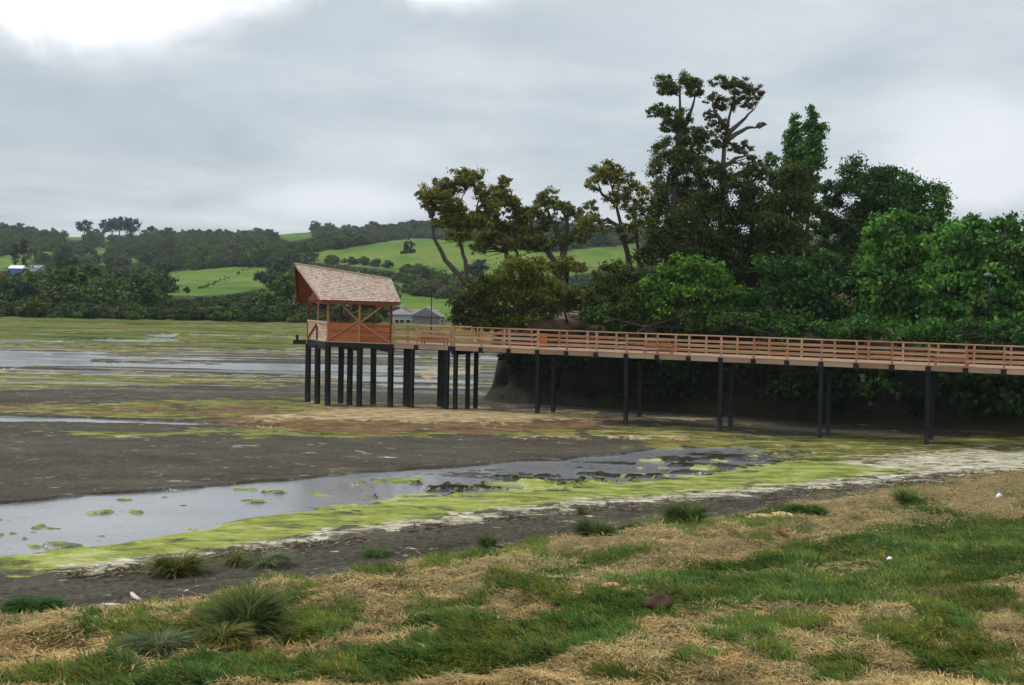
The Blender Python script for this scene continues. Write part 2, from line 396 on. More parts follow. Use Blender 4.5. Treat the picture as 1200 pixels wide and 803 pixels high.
def gz(x, y):
    i = np.clip(np.searchsorted(xs, x) - 1, 0, nx - 2); j = np.clip(np.searchsorted(ys, y) - 1, 0, ny - 2)
    fx = np.clip((x - xs[i]) / (xs[i + 1] - xs[i]), 0, 1); fy = np.clip((y - ys[j]) / (ys[j + 1] - ys[j]), 0, 1)
    return (Z[j, i] * (1 - fx) + Z[j, i + 1] * fx) * (1 - fy) + (Z[j + 1, i] * (1 - fx) + Z[j + 1, i + 1] * fx) * fy
def gm(name, x, y):
    i = np.clip(np.searchsorted(xs, x) - 1, 0, nx - 2); j = np.clip(np.searchsorted(ys, y) - 1, 0, ny - 2)
    return m[name][j, i]
def grid_faces(nx, ny):
    a = (np.arange(ny - 1)[:, None] * nx + np.arange(nx - 1)[None, :]).ravel()
    return np.stack([a, a + 1, a + nx + 1, a + nx], 1)
gme = np_mesh('mudflat', np.stack([GX, GY, Z], -1).reshape(-1, 3), grid_faces(nx, ny), attrs={k: m[k] for k in ('alg', 'foam', 'weed', 'water', 'olive', 'sand', 'red', 'grass', 'green', 'shore', 'strip')})
gme.polygons.foreach_set('use_smooth', [True] * len(gme.polygons))

mt, nt, b = mat('tidal flat and bank')
tc = nt.new('ShaderNodeTexCoord').outputs['Object']
st = nt.mapv(tc, (.30, .42, 1)); st2 = nt.mapv(tc, (.42, .60, 1), (31, 7, 0), (0, 0, .12))
nA = nt.noise(st, 1.1, 10, .68, .3); nB = nt.noise(st2, 2.2, 10, .7, .4); nC = nt.noise(tc, 5, 8, .7); nD = nt.noise(nt.mapv(tc, (.25, .9, 1), (3, 50, 0)), .35, 6, .6)
nE = nt.noise(nt.mapv(tc, (1, 1.6, 1)), 14, 5, .7)
def lay(c, name, colr, noi, amp=1.2, lo=.46, hi=.56):
    f = nt.ss(nt.math('ADD', nt.attr(name), nt.math('MULTIPLY', nt.math('SUBTRACT', noi, .5), amp * 1.9)), lo, hi)
    return nt.mix(f, c, colr), f
nF0 = nt.noise(nt.mapv(tc, (.4, .8, 1), (24, 4, 0)), 1.8, 12, .78, .5)
mud = nt.ramp(nt.math('ADD', nt.math('MULTIPLY', nC, .6), nt.math('MULTIPLY', nA, .4)), [(.36, (.036, .031, .022)), (.5, (.066, .058, .043)), (.62, (.10, .088, .065))])
mud = nt.mix(nt.ss(nD, .35, .7), mud, nt.mix(1, mud, (.78, .74, .70), 'MULTIPLY'))
fleck = nt.ss(nt.noise(nt.mapv(tc, (.7, 3.2, 1)), 2.4, 3, .5), .70, .745)
c = nt.mix(nt.math('MULTIPLY', fleck, .8), mud, (.42, .38, .29))
fl2 = nt.ss(nt.vor(nt.mapv(tc, (1, 1.5, 1)), 2.1), .045, .03)
c = nt.mix(fl2, c, (.6, .57, .5))
shoreC = nt.ramp(nt.noise(nt.mapv(tc, (.05, .22, 1)), 1.3, 12, .72, .4), [(.38, (.026, .044, .010)), (.46, (.055, .082, .012)), (.52, (.088, .11, .017)), (.58, (.13, .11, .03)), (.66, (.20, .16, .075))])
c, fsh = lay(c, 'shore', shoreC, nA, .5)
wetC = nt.ramp(nB, [(.3, (.022, .024, .024)), (.7, (.06, .06, .056))])
c, fwt = lay(c, 'water', wetC, nA, .5)
oliveC = nt.ramp(nt.noise(nt.mapv(tc, (.3, .9, 1), (14, 4, 0)), 1.6, 10, .75, .6), [(.38, (.035, .030, .016)), (.46, (.085, .075, .022)), (.53, (.15, .145, .032)), (.62, (.27, .24, .09))])
c, fol = lay(c, 'olive', oliveC, nA, 1.7)
redC = nt.ramp(nF0, [(.34, (.045, .030, .016)), (.5, (.13, .078, .036)), (.66, (.24, .155, .08))])
c, fr = lay(c, 'red', redC, nA, 1.5)
sandC = nt.ramp(nt.noise(nt.mapv(tc, (.5, .9, 1)), 2, 10, .78), [(.34, (.09, .058, .028)), (.45, (.22, .15, .075)), (.55, (.36, .27, .145)), (.68, (.47, .39, .24))])
c, fs = lay(c, 'sand', sandC, nB, 1.3)
nF = nt.noise(nt.mapv(tc, (.45, .8, 1), (4, 4, 0)), 1.5, 12, .78, .5)
nG = nt.noise(nt.mapv(tc, (.16, .5, 1), (1, 9, 0)), 1.2, 8, .7, .6)
algC = nt.ramp(nt.math('ADD', nt.math('MULTIPLY', nF, .5), nt.math('MULTIPLY', nG, .5)), [(.39, (.06, .055, .028)), (.455, (.13, .14, .035)), (.50, (.21, .24, .048)), (.54, (.275, .295, .075)), (.59, (.40, .38, .20))])
c, fal = lay(c, 'alg', algC, nF, 1.75, .44, .60)
ripple = nt.math('MULTIPLY', nt.ss(nt.math('ABSOLUTE', nt.math('SUBTRACT', nt.noise(nt.mapv(tc, (.25, 1.6, 1), (8, 1, 0), (0, 0, .1)), 1.1, 6, .6), .5)), .012, .0), fal)
c = nt.mix(nt.math('MULTIPLY', ripple, .5), c, (.09, .09, .035))
weedC = nt.ramp(nF, [(.36, (.008, .007, .005)), (.5, (.022, .017, .011)), (.62, (.07, .062, .045)), (.7, (.12, .13, .04))])
c, fwe = lay(c, 'weed', weedC, nC, 1.0)
foamC = nt.ramp(nt.noise(nt.mapv(tc, (.5, 1.1, 1), (4, 14, 0)), 2.0, 12, .8, .5), [(.40, (.10, .08, .05)), (.47, (.26, .22, .14)), (.53, (.42, .39, .29)), (.62, (.56, .54, .44))])
c, ffo = lay(c, 'foam', foamC, nF, 2.6, .46, .66)
strawC = nt.ramp(nE, [(.3, (.07, .055, .028)), (.55, (.20, .15, .07)), (.8, (.32, .25, .12))])
greenC = nt.ramp(nE, [(.3, (.016, .030, .006)), (.6, (.045, .075, .014)), (.8, (.08, .11, .02))])
g_, fg = lay(strawC, 'green', greenC, nC, 1.0, .42, .6)
g_ = nt.mix(nt.ss(nt.noise(tc, .9, 6, .65), .62, .7), g_, (.05, .04, .028))
f = nt.ss(nt.math('ADD', nt.attr('grass'), nt.math('MULTIPLY', nt.math('SUBTRACT', nC, .5), 1.2)), .45, .56)
c = nt.mix(f, c, g_)
nt.put(b.inputs['Base Color'], c)
wetf = nt.math('MAXIMUM', nt.math('MULTIPLY', fwt, .9), nt.math('MULTIPLY', fwe, .45))
ps = nt.new('ShaderNodeSeparateXYZ'); nt.l.new(tc, ps.inputs[0])
sheen = nt.math('MULTIPLY', nt.ss(nt.noise(nt.mapv(tc, (.035, .40, 1), (7, 3, 0)), 1.0, 8, .65), .47, .6), nt.ss(ps.outputs[1], 84, 96))
wetf = nt.math('MAXIMUM', wetf, nt.math('MULTIPLY', sheen, nt.math('SUBTRACT', .8, nt.math('MAXIMUM', fsh, fs))))
wetf = nt.math('MULTIPLY', wetf, nt.math('SUBTRACT', 1, nt.math('MAXIMUM', fal, f)))
nt.put(b.inputs['Roughness'], nt.ss(wetf, 0, 1, .86, .22))
nt.put(b.inputs['Specular IOR Level'], nt.ss(wetf, 0, .8, .06, .5))
hoof = nt.math('MULTIPLY', nt.ss(nt.vor(nt.mapv(tc, (1, 1.25, 1)), 3.4), .1, .42), nt.attr('strip'))
h = nt.math('ADD', nt.math('MULTIPLY', hoof, 4.0), nt.math('MULTIPLY', nC, .6))
h = nt.math('ADD', h, nt.math('MULTIPLY', nB, .35))
nt.put(b.inputs['Normal'], nt.bump(h, .55, .09))
g = link('mudflat', gme, mt); tag(g, kind='structure')

# water: one level sheet that shows wherever the flats dip below it
mt, nt, b = mat('shallow tidal water')
tc = nt.new('ShaderNodeTexCoord').outputs['Object']
sp1 = nt.ss(nt.noise(nt.mapv(tc, (1, 1.6, 1)), 2.6, 6, .7), .60, .64)
sp2 = nt.ss(nt.vor(nt.mapv(tc, (.8, 1.4, 1)), 1.7), .13, .09)
wc = nt.mix(sp1, (.17, .175, .18), (.10, .11, .045)); wc = nt.mix(sp2, wc, (.02, .02, .012))
nt.put(b.inputs['Base Color'], wc); b.inputs['Roughness'].default_value = .07
b.inputs['IOR'].default_value = 1.333; b.inputs['Specular IOR Level'].default_value = .5
rp = nt.noise(nt.mapv(tc, (1, 2.2, 1)), 3.2, 5, .65); rp2 = nt.noise(nt.mapv(tc, (.2, .5, 1)), .8, 4)
nt.put(b.inputs['Roughness'], nt.ss(rp2, .35, .65, .08, .2))
nt.put(b.inputs['Normal'], nt.bump(rp, .2, .04))
wx_ = np.linspace(-260, 200, 24); wy_ = np.linspace(30, 250, 12)
A, B_ = np.meshgrid(wx_, wy_)
wme = np_mesh('water', np.stack([A, B_, np.zeros_like(A)], -1).reshape(-1, 3), grid_faces(24, 12))
tag(link('water', wme, mt), kind='structure')

# ------------------------------------------------------------------ the pier
ZR, ZD = 5.32, 4.20                 # rail top, deck top
A0 = on_z(462, 380.8, ZR); B0 = on_z(1184, 406, ZR)
D = (B0 - A0)[:2]; Ltot = np.hypot(*D); D = D / Ltot; N = np.array((-D[1], D[0]))    # N points away from the camera
def t_at_px(O, d, px, z):
    lo, hi = -40., 60.
    for _ in range(60):
        mid = (lo + hi) / 2; P = np.array((O[0] + d[0] * mid, O[1] + d[1] * mid, z))
        if proj(P)[0] < px: lo = mid
        else: hi = mid
    return lo
def pt(O, d, t, z, n=None, o=0.):
    P = np.array((O[0] + d[0] * t, O[1] + d[1] * t, z), dtype=float)
    if n is not None: P[:2] += n * o
    return P
K = pt(A0, D, t_at_px(A0[:2], D, 531, ZR), ZR)[:2]     # the bend
T3 = t_at_px(K, D, 630.5, 4.8); SP = (t_at_px(K, D, 1088.5, 4.8) - T3) / 12; T0 = T3 - 3 * SP; W = 2.9
DL = np.array((-math.cos(R(19)), math.sin(R(19)))); NL = np.array((-DL[1] * -1, DL[0] * -1)); NL = np.array((math.sin(R(19)), math.cos(R(19))))
WP = 2.3
f_px = [384.6, 421.5, 458.3]; b_px = [361.5, 400.2, 438.5]
FT = [t_at_px(K, -DL, p, ZR) * -1 for p in f_px]
Fp = [K + DL * t for t in FT]
Bo = K + NL * WP
BT = [-t_at_px(Bo, -DL, p, ZR) for p in b_px]
Bp = [Bo + DL * t for t in BT]
KN = (N + NL); KN /= np.hypot(*KN)
Kb = K + KN * W
pier = empty('boardwalk', (K[0], K[1], gz(*K)))
tag(pier, 'long raised timber boardwalk with red brown railings on black piles leading to the bank', 'boardwalk')
def bx(name, m, P, Q, wd, ht, parent, lab=None):
    q = root_mb(parent); q.beam(P, Q, wd, ht); o = q.build(name, m, parent)
    if lab: o['label'] = lab
    return o
# deck outline segments:   near side, far side
def railing(points, side_n, root, zt=ZR, zd=ZD, postlab=None):
    """points: 2D post positions; rails between them"""
    for i, p in enumerate(points):
        bx('railing_post', M['rail'], (p[0], p[1], zd - .05), (p[0], p[1], zt - .02), .11, .11, root)
    for i in range(len(points) - 1):
        a, c_ = np.array(points[i]), np.array(points[i + 1])
        e = (c_ - a) / np.hypot(*(c_ - a))
        for zc, hh in ((zd + .28, .095), (zd + .54, .095), (zd + .80, .095)):
            o = -side_n * .075
            j = random.uniform(-.008, .008)
            bx('rail', M['rail'], (a[0] + o[0] + e[0] * .01, a[1] + o[1] + e[1] * .01, zc + j), (c_[0] + o[0] - e[0] * .01, c_[1] + o[1] - e[1] * .01, zc + random.uniform(-.008, .008)), .04, hh, root)
        bx('handrail', M['rail'], (a[0] + e[0] * .003, a[1] + e[1] * .003, zt), (c_[0] - e[0] * .003, c_[1] - e[1] * .003, zt), .17, .05, root)
NP = 23
near = [K + D * (T0 + SP * i) for i in range(NP)]
far = [Kb + D * .9 + D * SP * (i - .0) for i in range(NP)]
# align far posts with their own rhythm
FB = K + N * W
TF = t_at_px(FB, D, 655.7, 4.8) - 3 * SP
far = [FB + D * (TF + SP * i) for i in range(NP)]
left_near = [Fp[2] + (K - Fp[2]) * t for t in (.0, .46, .93)]
left_near = [Fp[2] - DL * .12, Fp[2] - DL * 1.72, K + DL * .12]
left_far = [Bp[2] - DL * .1, Bp[2] + (Kb - Bp[2]) * .35, Bp[2] + (Kb - Bp[2]) * .68, Kb]
railing(near, N, pier); railing(left_near, NL, pier)
railing(far, -N, pier, ZR - .10, ZD - .08); railing(left_far, -NL, pier, ZR - .06, ZD - .06)
# fascia boards, one per bay, and dark joist ends under each post
def fascia(pts, nn, side):
    for i in range(len(pts) - 1):
        a, c_ = np.array(pts[i]), np.array(pts[i + 1]); e = (c_ - a) / np.hypot(*(c_ - a)); o = -nn * side
        a = a + e * .14 + o; c_ = c_ - e * .14 + o
        bx('fascia_board', M['fascia'], (a[0], a[1], ZD - .155), (c_[0], c_[1], ZD - .155), .05, .25, pier)
        
    for p in pts:
        p = np.array(p) - nn * (side + .0)
        q = root_mb(pier); q.beam((p[0] - nn[0] * .05, p[1] - nn[1] * .05, ZD - .21), (p[0] + nn[0] * .3, p[1] + nn[1] * .3, ZD - .21), .27, .29); q.build('joist_end', M['pile'], pier)
fascia(near, N, .09); fascia(left_near[:3], NL, .09)
# edge strip along the deck over the fascia
deck = root_mb(pier)
def plank_run(P0, P1, Q0, Q1, n):
    for i in range(n):
        t0, t1 = i / n, (i + .93) / n
        a = P0 + (P1 - P0) * t0; b2 = P0 + (P1 - P0) * t1; c_ = Q0 + (Q1 - Q0) * t1; d = Q0 + (Q1 - Q0) * t0
        z0, z1 = ZD - .04, ZD + random.uniform(-.004, .004)
        deck.hexa([(q[0], q[1], z0) for q in (a, b2, c_, d)], [(q[0], q[1], z1) for q in (a, b2, c_, d)])
E1 = near[-1] + D * 6; E1b = far[-1] + D * 5.3
plank_run(K - N * .12, E1 - N * .12, Kb + N * .1, E1b + N * .1, 300)
plank_run(Fp[2] - NL * .12, K - NL * .12, Bp[2], Kb, 28)
o = deck.build('deck_boards', M['fascia'], pier); o['kind'] = 'stuff'
for s_, (P, Q) in enumerate(((K + N * .25, E1 + N * .25), (Kb - N * .25, E1b - N * .25), (Fp[2] + NL * .25, K + NL * .25), (Bp[2] - NL * .2, Kb - N * .25))):
    bx('deck_girder', M['pile'], (P[0], P[1], ZD - .19), (Q[0], Q[1], ZD - .19), .16, .27, pier)
# piles
def pile(p, root, top=ZD - .34, s=.22, nm='pile'):
    zb = float(gz(p[0], p[1])) - .6
    q = root_mb(root); q.beam((p[0], p[1], zb), (p[0] + random.uniform(-.02, .02), p[1], top), s, s)
    return q.build(nm, M['pile'], root)
for i in range(3, NP, 3):
    pile(near[i] + N * .12, pier); fb = FB + D * (TF + SP * i - .2) ; pile(fb - N * .3, pier)
    a, c_ = near[i] + N * .0, fb - N * .1
    bx('cross_beam', M['pile'], (a[0], a[1], ZD - .46), (c_[0], c_[1], ZD - .46), .22, .22, pier)
def px_pile(px, py_foot, zf=.1):
    P = on_z(px, py_foot, zf); return P[:2]
for px, py in ((523.5, 477.5), (515.2, 471.5), (519.5, 471.5), (533.8, 477), (548.2, 473), (557.5, 473.5), (482.5, 474.5), (478.2, 473.6), (475.2, 472.8)):
    z0 = .1
    P = None
    # keep the pile under the deck: depth from the deck lines
    base = {523.5: .12, 515.2: 2.6, 519.5: 1.5, 533.8: .2, 548.2: 1.5, 557.5: 2.6, 482.5: .15, 478.2: 1.3, 475.2: 2.3}[px]
    nn, dd = (N, D) if px > 525 else (NL, -DL)
    O = K + nn * base; t = t_at_px(O, dd, px, 1.8); pile(O + dd * t, pier)
bx('cross_beam', M['pile'], (*(K + NL * .1), ZD - .46), (*(Kb), ZD - .46), .22, .22, pier)

# ------------------------------------------------------------------ the lookout shelter
sh = empty('lookout_shelter', (Fp[0][0], Fp[0][1], gz(*Fp[0])))
tag(sh, 'red timber lookout shelter with steep pale shingle roof ending the boardwalk at the left', 'shelter')
mid = [(Fp[i] + Bp[i]) / 2 for i in range(3)]
for i in range(3):
    for p in (Fp[i], mid[i], Bp[i]):
        if i == 2 and p is mid[2]: continue
        pile(p + (NL * .06 if p is Fp[i] else 0), sh, s=.27)
    bx('cross_beam', M['pile'], (*(Fp[i] - NL * .0), ZD - .44), (*(Bp[i] + NL * .1), ZD - .44), .24, .2, sh)
pts4 = [Fp[0] + DL * .15 - NL * .12, Fp[2] - NL * .12, Bp[2] + NL * .1, Bp[0] + DL * .1 + NL * .1]
q = root_mb(sh); q.hexa([(p[0], p[1], ZD - .05) for p in pts4], [(p[0], p[1], ZD) for p in pts4]); q.build('floor', M['fascia'], sh)
for P, Q in ((Fp[0] - NL * .09 + DL * .1, Fp[2] - NL * .09), (Bp[0], Bp[2]), (Fp[0] + DL * .1 - NL * .06, Bp[0] + DL * .1 + NL * .1)):
    bx('edge_beam', M['pile'], (P[0], P[1], ZD - .2), (Q[0], Q[1], ZD - .2), .1, .28, sh)
ee = (Bp[0] - Fp[0]) / np.hypot(*(Bp[0] - Fp[0]))
P = Bp[0] + DL * .2
bx('outrigger_beam', M['pile'], (*P, ZD - .24), (*(P + DL * .85), ZD - .26), .18, .26, sh)
bx('bollard', M['pile'], (*(P + DL * .6), ZD - .12), (*(P + DL * .6), ZD + .22), .12, .12, sh)
# eaves and ridge
def line_Y(O, d, px, z): return pt(O, d, t_at_px(O, d, px, z), z)
eY0 = line_Y(K - NL * .35, -DL, 376.0, 6.5)[1]; eY1 = line_Y(K - NL * .35, -DL, 468.6, 6.5)[1]
E0 = at_Y(376.0, 351.2, eY0); E1_ = at_Y(468.6, 354.0, eY1)
rO = K + NL * WP * .5
R0 = at_Y(345.2, 309.0, line_Y(rO, -DL, 345, 8)[1]); R1 = at_Y(457.2, 327.0, line_Y(rO, -DL, 457, 8)[1])
gO = K + NL * (WP + .35)
G0 = at_Y(348.5, 353.6, line_Y(gO, -DL, 348, 6.5)[1]); G1 = np.array(at_Y(444., 353.6, line_Y(gO, -DL, 444, 6.5)[1]))
def ray_plane(px, py, a, b2, c_):
    a, b2, c_ = (np.array(x) for x in (a, b2, c_)); n_ = np.cross(b2 - a, c_ - a); d = ray(px, py); return C0 + d * (((a - C0) @ n_) / (d @ n_))
R1 = ray_plane(457.2, 327.0, E0, E1_, R0)
G1 = E1_ + (G0 - E0); G1 = G1 + 0.0
gn_ = np.cross(R1 - R0, G0 - R0); G1[2] = G0[2] - .1
ZE = (E0[2] + E1_[2]) / 2; ZG = G0[2]
for i in range(3):
    tops = []
    bx('post', M['frame'] if i < 2 else M['redbeam'], (*Fp[i], ZD), (*Fp[i], ZE + .02), .12, .12, sh)
    bx('post', M['redbeam'], (*Bp[i], ZD), (*Bp[i], ZG + .0), .12, .12, sh)
bx('post', M['frame'], (*mid[0], ZD), (*mid[0], ZE + .0), .10, .10, sh)
for P, z, (u0, u1) in ((Fp, ZE, (-.35, .35)), (Bp, ZG, (-.1, .1))):
    e = (P[2] - P[0]) / np.hypot(*(P[2] - P[0]))
    a = P[0] + e * u0; c_ = P[2] + e * u1
    bx('wall_plate', M['redbeam'], (*a, z + .02), (*c_, z + .02), .14, .20, sh)
bx('wall_plate', M['redbeam'], (*Fp[0], ZE + .0), (*Bp[0], ZG + .0), .12, .16, sh)
bx('wall_plate', M['redbeam'], (*Fp[2], ZE + .0), (*Bp[2], ZG + .0), .12, .16, sh)
# board walls
ZT = ZD + 1.10
def board_wall(a, c_, nn, m, n=6, off_=.03):
    hb = (ZT - ZD) / n
    for k in range(n):
        z = ZD + hb * (k + .5); o = -nn * (off_ + random.uniform(-.004, .006))
        bx('wall_board', m, (a[0] + o[0], a[1] + o[1], z), (c_[0] + o[0], c_[1] + o[1], z), .025, hb - .018, sh)
nE_ = np.array((ee[1], -ee[0])); 
if nE_[0] > 0: nE_ = -nE_
for i in range(2):
    e = (Fp[i + 1] - Fp[i]) / np.hypot(*(Fp[i + 1] - Fp[i]))
    board_wall(Fp[i] + e * .06, Fp[i + 1] - e * .06, NL, M['shelter'])
    board_wall(Bp[i] + e * .06, Bp[i + 1] - e * .06, -NL, M['shelter'])
board_wall(Fp[0] + ee * .06, mid[0] - ee * .05, -nE_, M['pale'], 6); board_wall(mid[0] + ee * .05, Bp[0] - ee * .06, -nE_, M['pale'], 6)
bx('top_rail', M['pale'], (*(Fp[0] + nE_ * .03), ZT + .04), (*(Bp[0] + nE_ * .03), ZT + .04), .12, .14, sh)
bx('top_rail', M['shelter'], (*Fp[0], ZT + .03), (*Fp[2], ZT + .03), .15, .05, sh)
bx('top_rail', M['shelter'], (*Bp[0], ZT + .03), (*Bp[2], ZT + .03), .15, .05, sh)
# braces
def br(a, za, c_, zc, nn, o=.085, m='frame'):
    a = a - nn * o; c_ = c_ - nn * o
    bx('brace', M[m], (*a, za), (*c_, zc), .05, .10, sh)
br(Fp[0], ZD + .05, Fp[1], ZT + .25, NL); br(Fp[1], ZT + .12, Fp[2], ZD + .05, NL)
br(Fp[1], ZT + .1, Fp[0] + (Fp[1] - Fp[0]) * .25, ZE, NL, -.08); br(Fp[1], ZT + .1, Fp[2] + (Fp[1] - Fp[2]) * .12, ZE, NL, -.08)
br(Bp[1], ZT + .1, Bp[0], ZG - .1, -NL, -.08, 'redbeam'); br(Bp[1], ZT + .1, Bp[2], ZG - .1, -NL, -.08, 'redbeam')
br(mid[0], ZT - .05, Fp[0] + ee * .08, ZD + .05, -nE_, .085, 'pale'); br(mid[0], ZT - .05, Bp[0] - ee * .08, ZD + .05, -nE_, .085, 'redbeam')
bx('brace', M['redbeam'], (*(mid[0] + nE_ * .085), ZD + .0), (*(mid[0] + nE_ * .085), ZT - .02), .08, .06, sh)
# roof: two sloping slabs on rafters with rows of shingles
def slab(a, b2, c_, d, th, m, nm):
    a, b2, c_, d = map(Vector, (a, b2, c_, d)); n = (b2 - a).cross(d - a).normalized()
    if n.z < 0: n = -n
    q = root_mb(sh); q.hexa([p - n * th for p in (a, b2, c_, d)], [a, b2, c_, d]); return q.build(nm, m, sh), n
_, nf = slab(E0, E1_, R1, R0, .05, M['redbeam'], 'roof_deck'); _, nb = slab(G1, G0, R0 + np.array((0, .02, 0)), R1 + np.array((0, .02, 0)), .05, M['redbeam'], 'roof_deck')
def shingles(a, b2, c_, d, n, rows, cols):
    a, b2, c_, d = map(Vector, (a, b2, c_, d)); q = root_mb(sh)
    for r in range(rows):
        v0, v1 = r / rows - .004, min(1, (r + 1.15) / rows); x = random.uniform(-.6, 0) / cols
        while x < 1:
            wd = random.uniform(.7, 1.3) / cols; u0, u1 = max(0, x), min(1, x + wd * .95); x += wd
            if u1 <= u0: continue
            j = random.uniform(-.006, .0) 
            L0 = a.lerp(d, v0 + j); R_0 = b2.lerp(c_, v0 + j); L1 = a.lerp(d, v1); R_1 = b2.lerp(c_, v1)
            lift = .035 + random.uniform(0, .008)
            p = [L0.lerp(R_0, u0), L0.lerp(R_0, u1), L1.lerp(R_1, u1), L1.lerp(R_1, u0)]
            q.hexa([p[0] + n * .004, p[1] + n * .004, p[2] + n * .002, p[3] + n * .002], [p[0] + n * lift, p[1] + n * lift, p[2] + n * .01, p[3] + n * .01])
    me_o = q.build('shingles', None, sh); me = me_o.data
    me.materials.append(M['shingle2']); me_o['kind'] = 'stuff'
    nf_ = len(me.polygons) // 6
    at = me.attributes.new('rnd', 'FLOAT', 'FACE'); at.data.foreach_set('value', np.repeat(rng.random(nf_), 6).astype(np.float32))
mt, nt, b = mat('weathered cedar shingle'); M['shingle2'] = mt
tc = nt.new('ShaderNodeTexCoord').outputs['Object']
rr = nt.attr('rnd'); gn = nt.noise(nt.mapv(tc, (9, 9, 1)), 2, 4)
nt.put(b.inputs['Base Color'], nt.ramp(nt.math('ADD', nt.math('MULTIPLY', rr, .7), nt.math('MULTIPLY', gn, .3)), [(.10, (.38, .26, .185)), (.35, (.50, .37, .28)), (.85, (.64, .51, .41))]))
b.inputs['Roughness'].default_value = .85
shingles(E0, E1_, R1, R0, nf, 20, 38); shingles(G1, G0, R0, R1, nb, 14, 30)
bx('bargeboard', M['pale'], tuple(Vector(E0) + nf * -.03), tuple(Vector(R0) + nf * -.03), .05, .16, sh)
bx('bargeboard', M['redbeam'], tuple(Vector(G0) + nb * -.05), tuple(Vector(R0) + nb * -.05 + Vector((0, .03, 0))), .05, .16, sh)
bx('bargeboard', M['pale'], tuple(Vector(E1_) + nf * -.03), tuple(Vector(R1) + nf * -.03), .05, .12, sh)
bx('eave_board', M['redbeam'], tuple(Vector(E0) + Vector((.03, .05, -.13))), tuple(Vector(E1_) + Vector((-.03, .05, -.13))), .05, .22, sh)
bx('ridge_cap', M['pale'], tuple(Vector(R0) + Vector((0, 0, .03))), tuple(Vector(R1) + Vector((0, 0, .03))), .14, .05, sh)
# gable infill above the end wall, one board per strip
def gable(Pf, Pb, sgn):
    n = 7
    # height of each slope above the wall line found by plane intersection
    def plane_z(x, y, p0, n_): return p0[2] - (n_.x * (x - p0[0]) + n_.y * (y - p0[1])) / n_.z
    for k in range(n):
        t0, t1 = k / n, (k + .96) / n
        a = Pf + (Pb - Pf) * t0; c_ = Pf + (Pb - Pf) * t1; th = nE_ * .02
        za = min(plane_z(*a, E0, nf), plane_z(*a, G0, nb)) - .07; zc = min(plane_z(*c_, E0, nf), plane_z(*c_, G0, nb)) - .07
        zb = min(ZE, ZG) - .05
        if za < zb + .05: za = zb + .05
        if zc < zb + .05: zc = zb + .05
        q = root_mb(sh)
        q.hexa([(*(a - th), zb), (*(c_ - th), zb), (*(c_ + th), zb), (*(a + th), zb)], [(*(a - th), za), (*(c_ - th), zc), (*(c_ + th), zc), (*(a + th), za)])
        q.build('gable_board', M['shelter'], sh)
gable(Fp[0] + ee * .05, Bp[0], 1); gable(Fp[2], Bp[2], 1)
for t in (.0, .5, .985):
    for (a, d, n_) in ((Vector(E0).lerp(Vector(E1_), t), Vector(R0).lerp(Vector(R1), t), nf), (Vector(G0).lerp(Vector(G1), t), Vector(R0).lerp(Vector(R1), t), nb)):
        bx('rafter', M['redbeam'], tuple(a - n_ * .12 + Vector((.06, 0, 0))), tuple(d - n_ * .12 + Vector((.06, 0, 0))), .06, .12, sh)

# benches and bins on the deck
def bench(c_, label):
    root = empty('slatted_bench', (c_[0], c_[1], ZD)); tag(root, label, 'bench', 'slatted benches along the railing')
    e = D; n_ = N
    P = lambda a, b2, z: (c_[0] + e[0] * a + n_[0] * b2, c_[1] + e[1] * a + n_[1] * b2, ZD + z)
    for k in range(12):
        bx('back_slat', M['benchwood'], P(-.72 + k * .131, .04, .10), P(-.72 + k * .131, -.0, .74), .075, .02, root)
    bx('back_rail', M['benchwood'], P(-.8, -.02, .76), P(.8, -.02, .76), .05, .08, root)
    bx('back_rail', M['benchwood'], P(-.8, .0, .42), P(.8, .0, .42), .05, .07, root)
    for k in range(4): bx('seat_slat', M['benchwood'], P(-.8, .10 + k * .11, .44), P(.8, .10 + k * .11, .44), .09, .03, root)
    for s_ in (-.78, .78):
        for b2 in (.06, .45): bx('leg', M['benchwood'], P(s_, b2, .0), P(s_, b2, .43), .07, .07, root)
for px, o, lab in ((1115, .24, 'slatted wooden bench seen through the railing towards the right end of the boardwalk'), (770, .24, 'slatted wooden bench seen through the railing in front of the leafy green bush'), (507, .24, 'slatted wooden bench nearest to the lookout shelter behind the railing')):
    O = K + N * o if px > 530 else K + NL * o
    d = D if px > 530 else -DL
    bench(O + d * t_at_px(O, d, px, 4.8), lab)
O = K + N * 2.3; c_ = O + D * t_at_px(O, D, 636, 4.8)
binr = empty('litter_bin', (c_[0], c_[1], ZD)); tag(binr, 'orange slatted litter bin standing on the boardwalk below the bare rock patch', 'litter bin')
for k in range(10):
    a = 2 * math.pi * k / 10; x, y = c_[0] + .2 * math.cos(a), c_[1] + .2 * math.sin(a)
    bx('slat', M['orange'], (x, y, ZD + .05), (x, y, ZD + .82), .11, .10, binr)
q = root_mb(binr); q.tube([(c_[0], c_[1], ZD), (c_[0], c_[1], ZD + .78)], [.17, .17], 12); q.build('liner', M['pile'], binr)

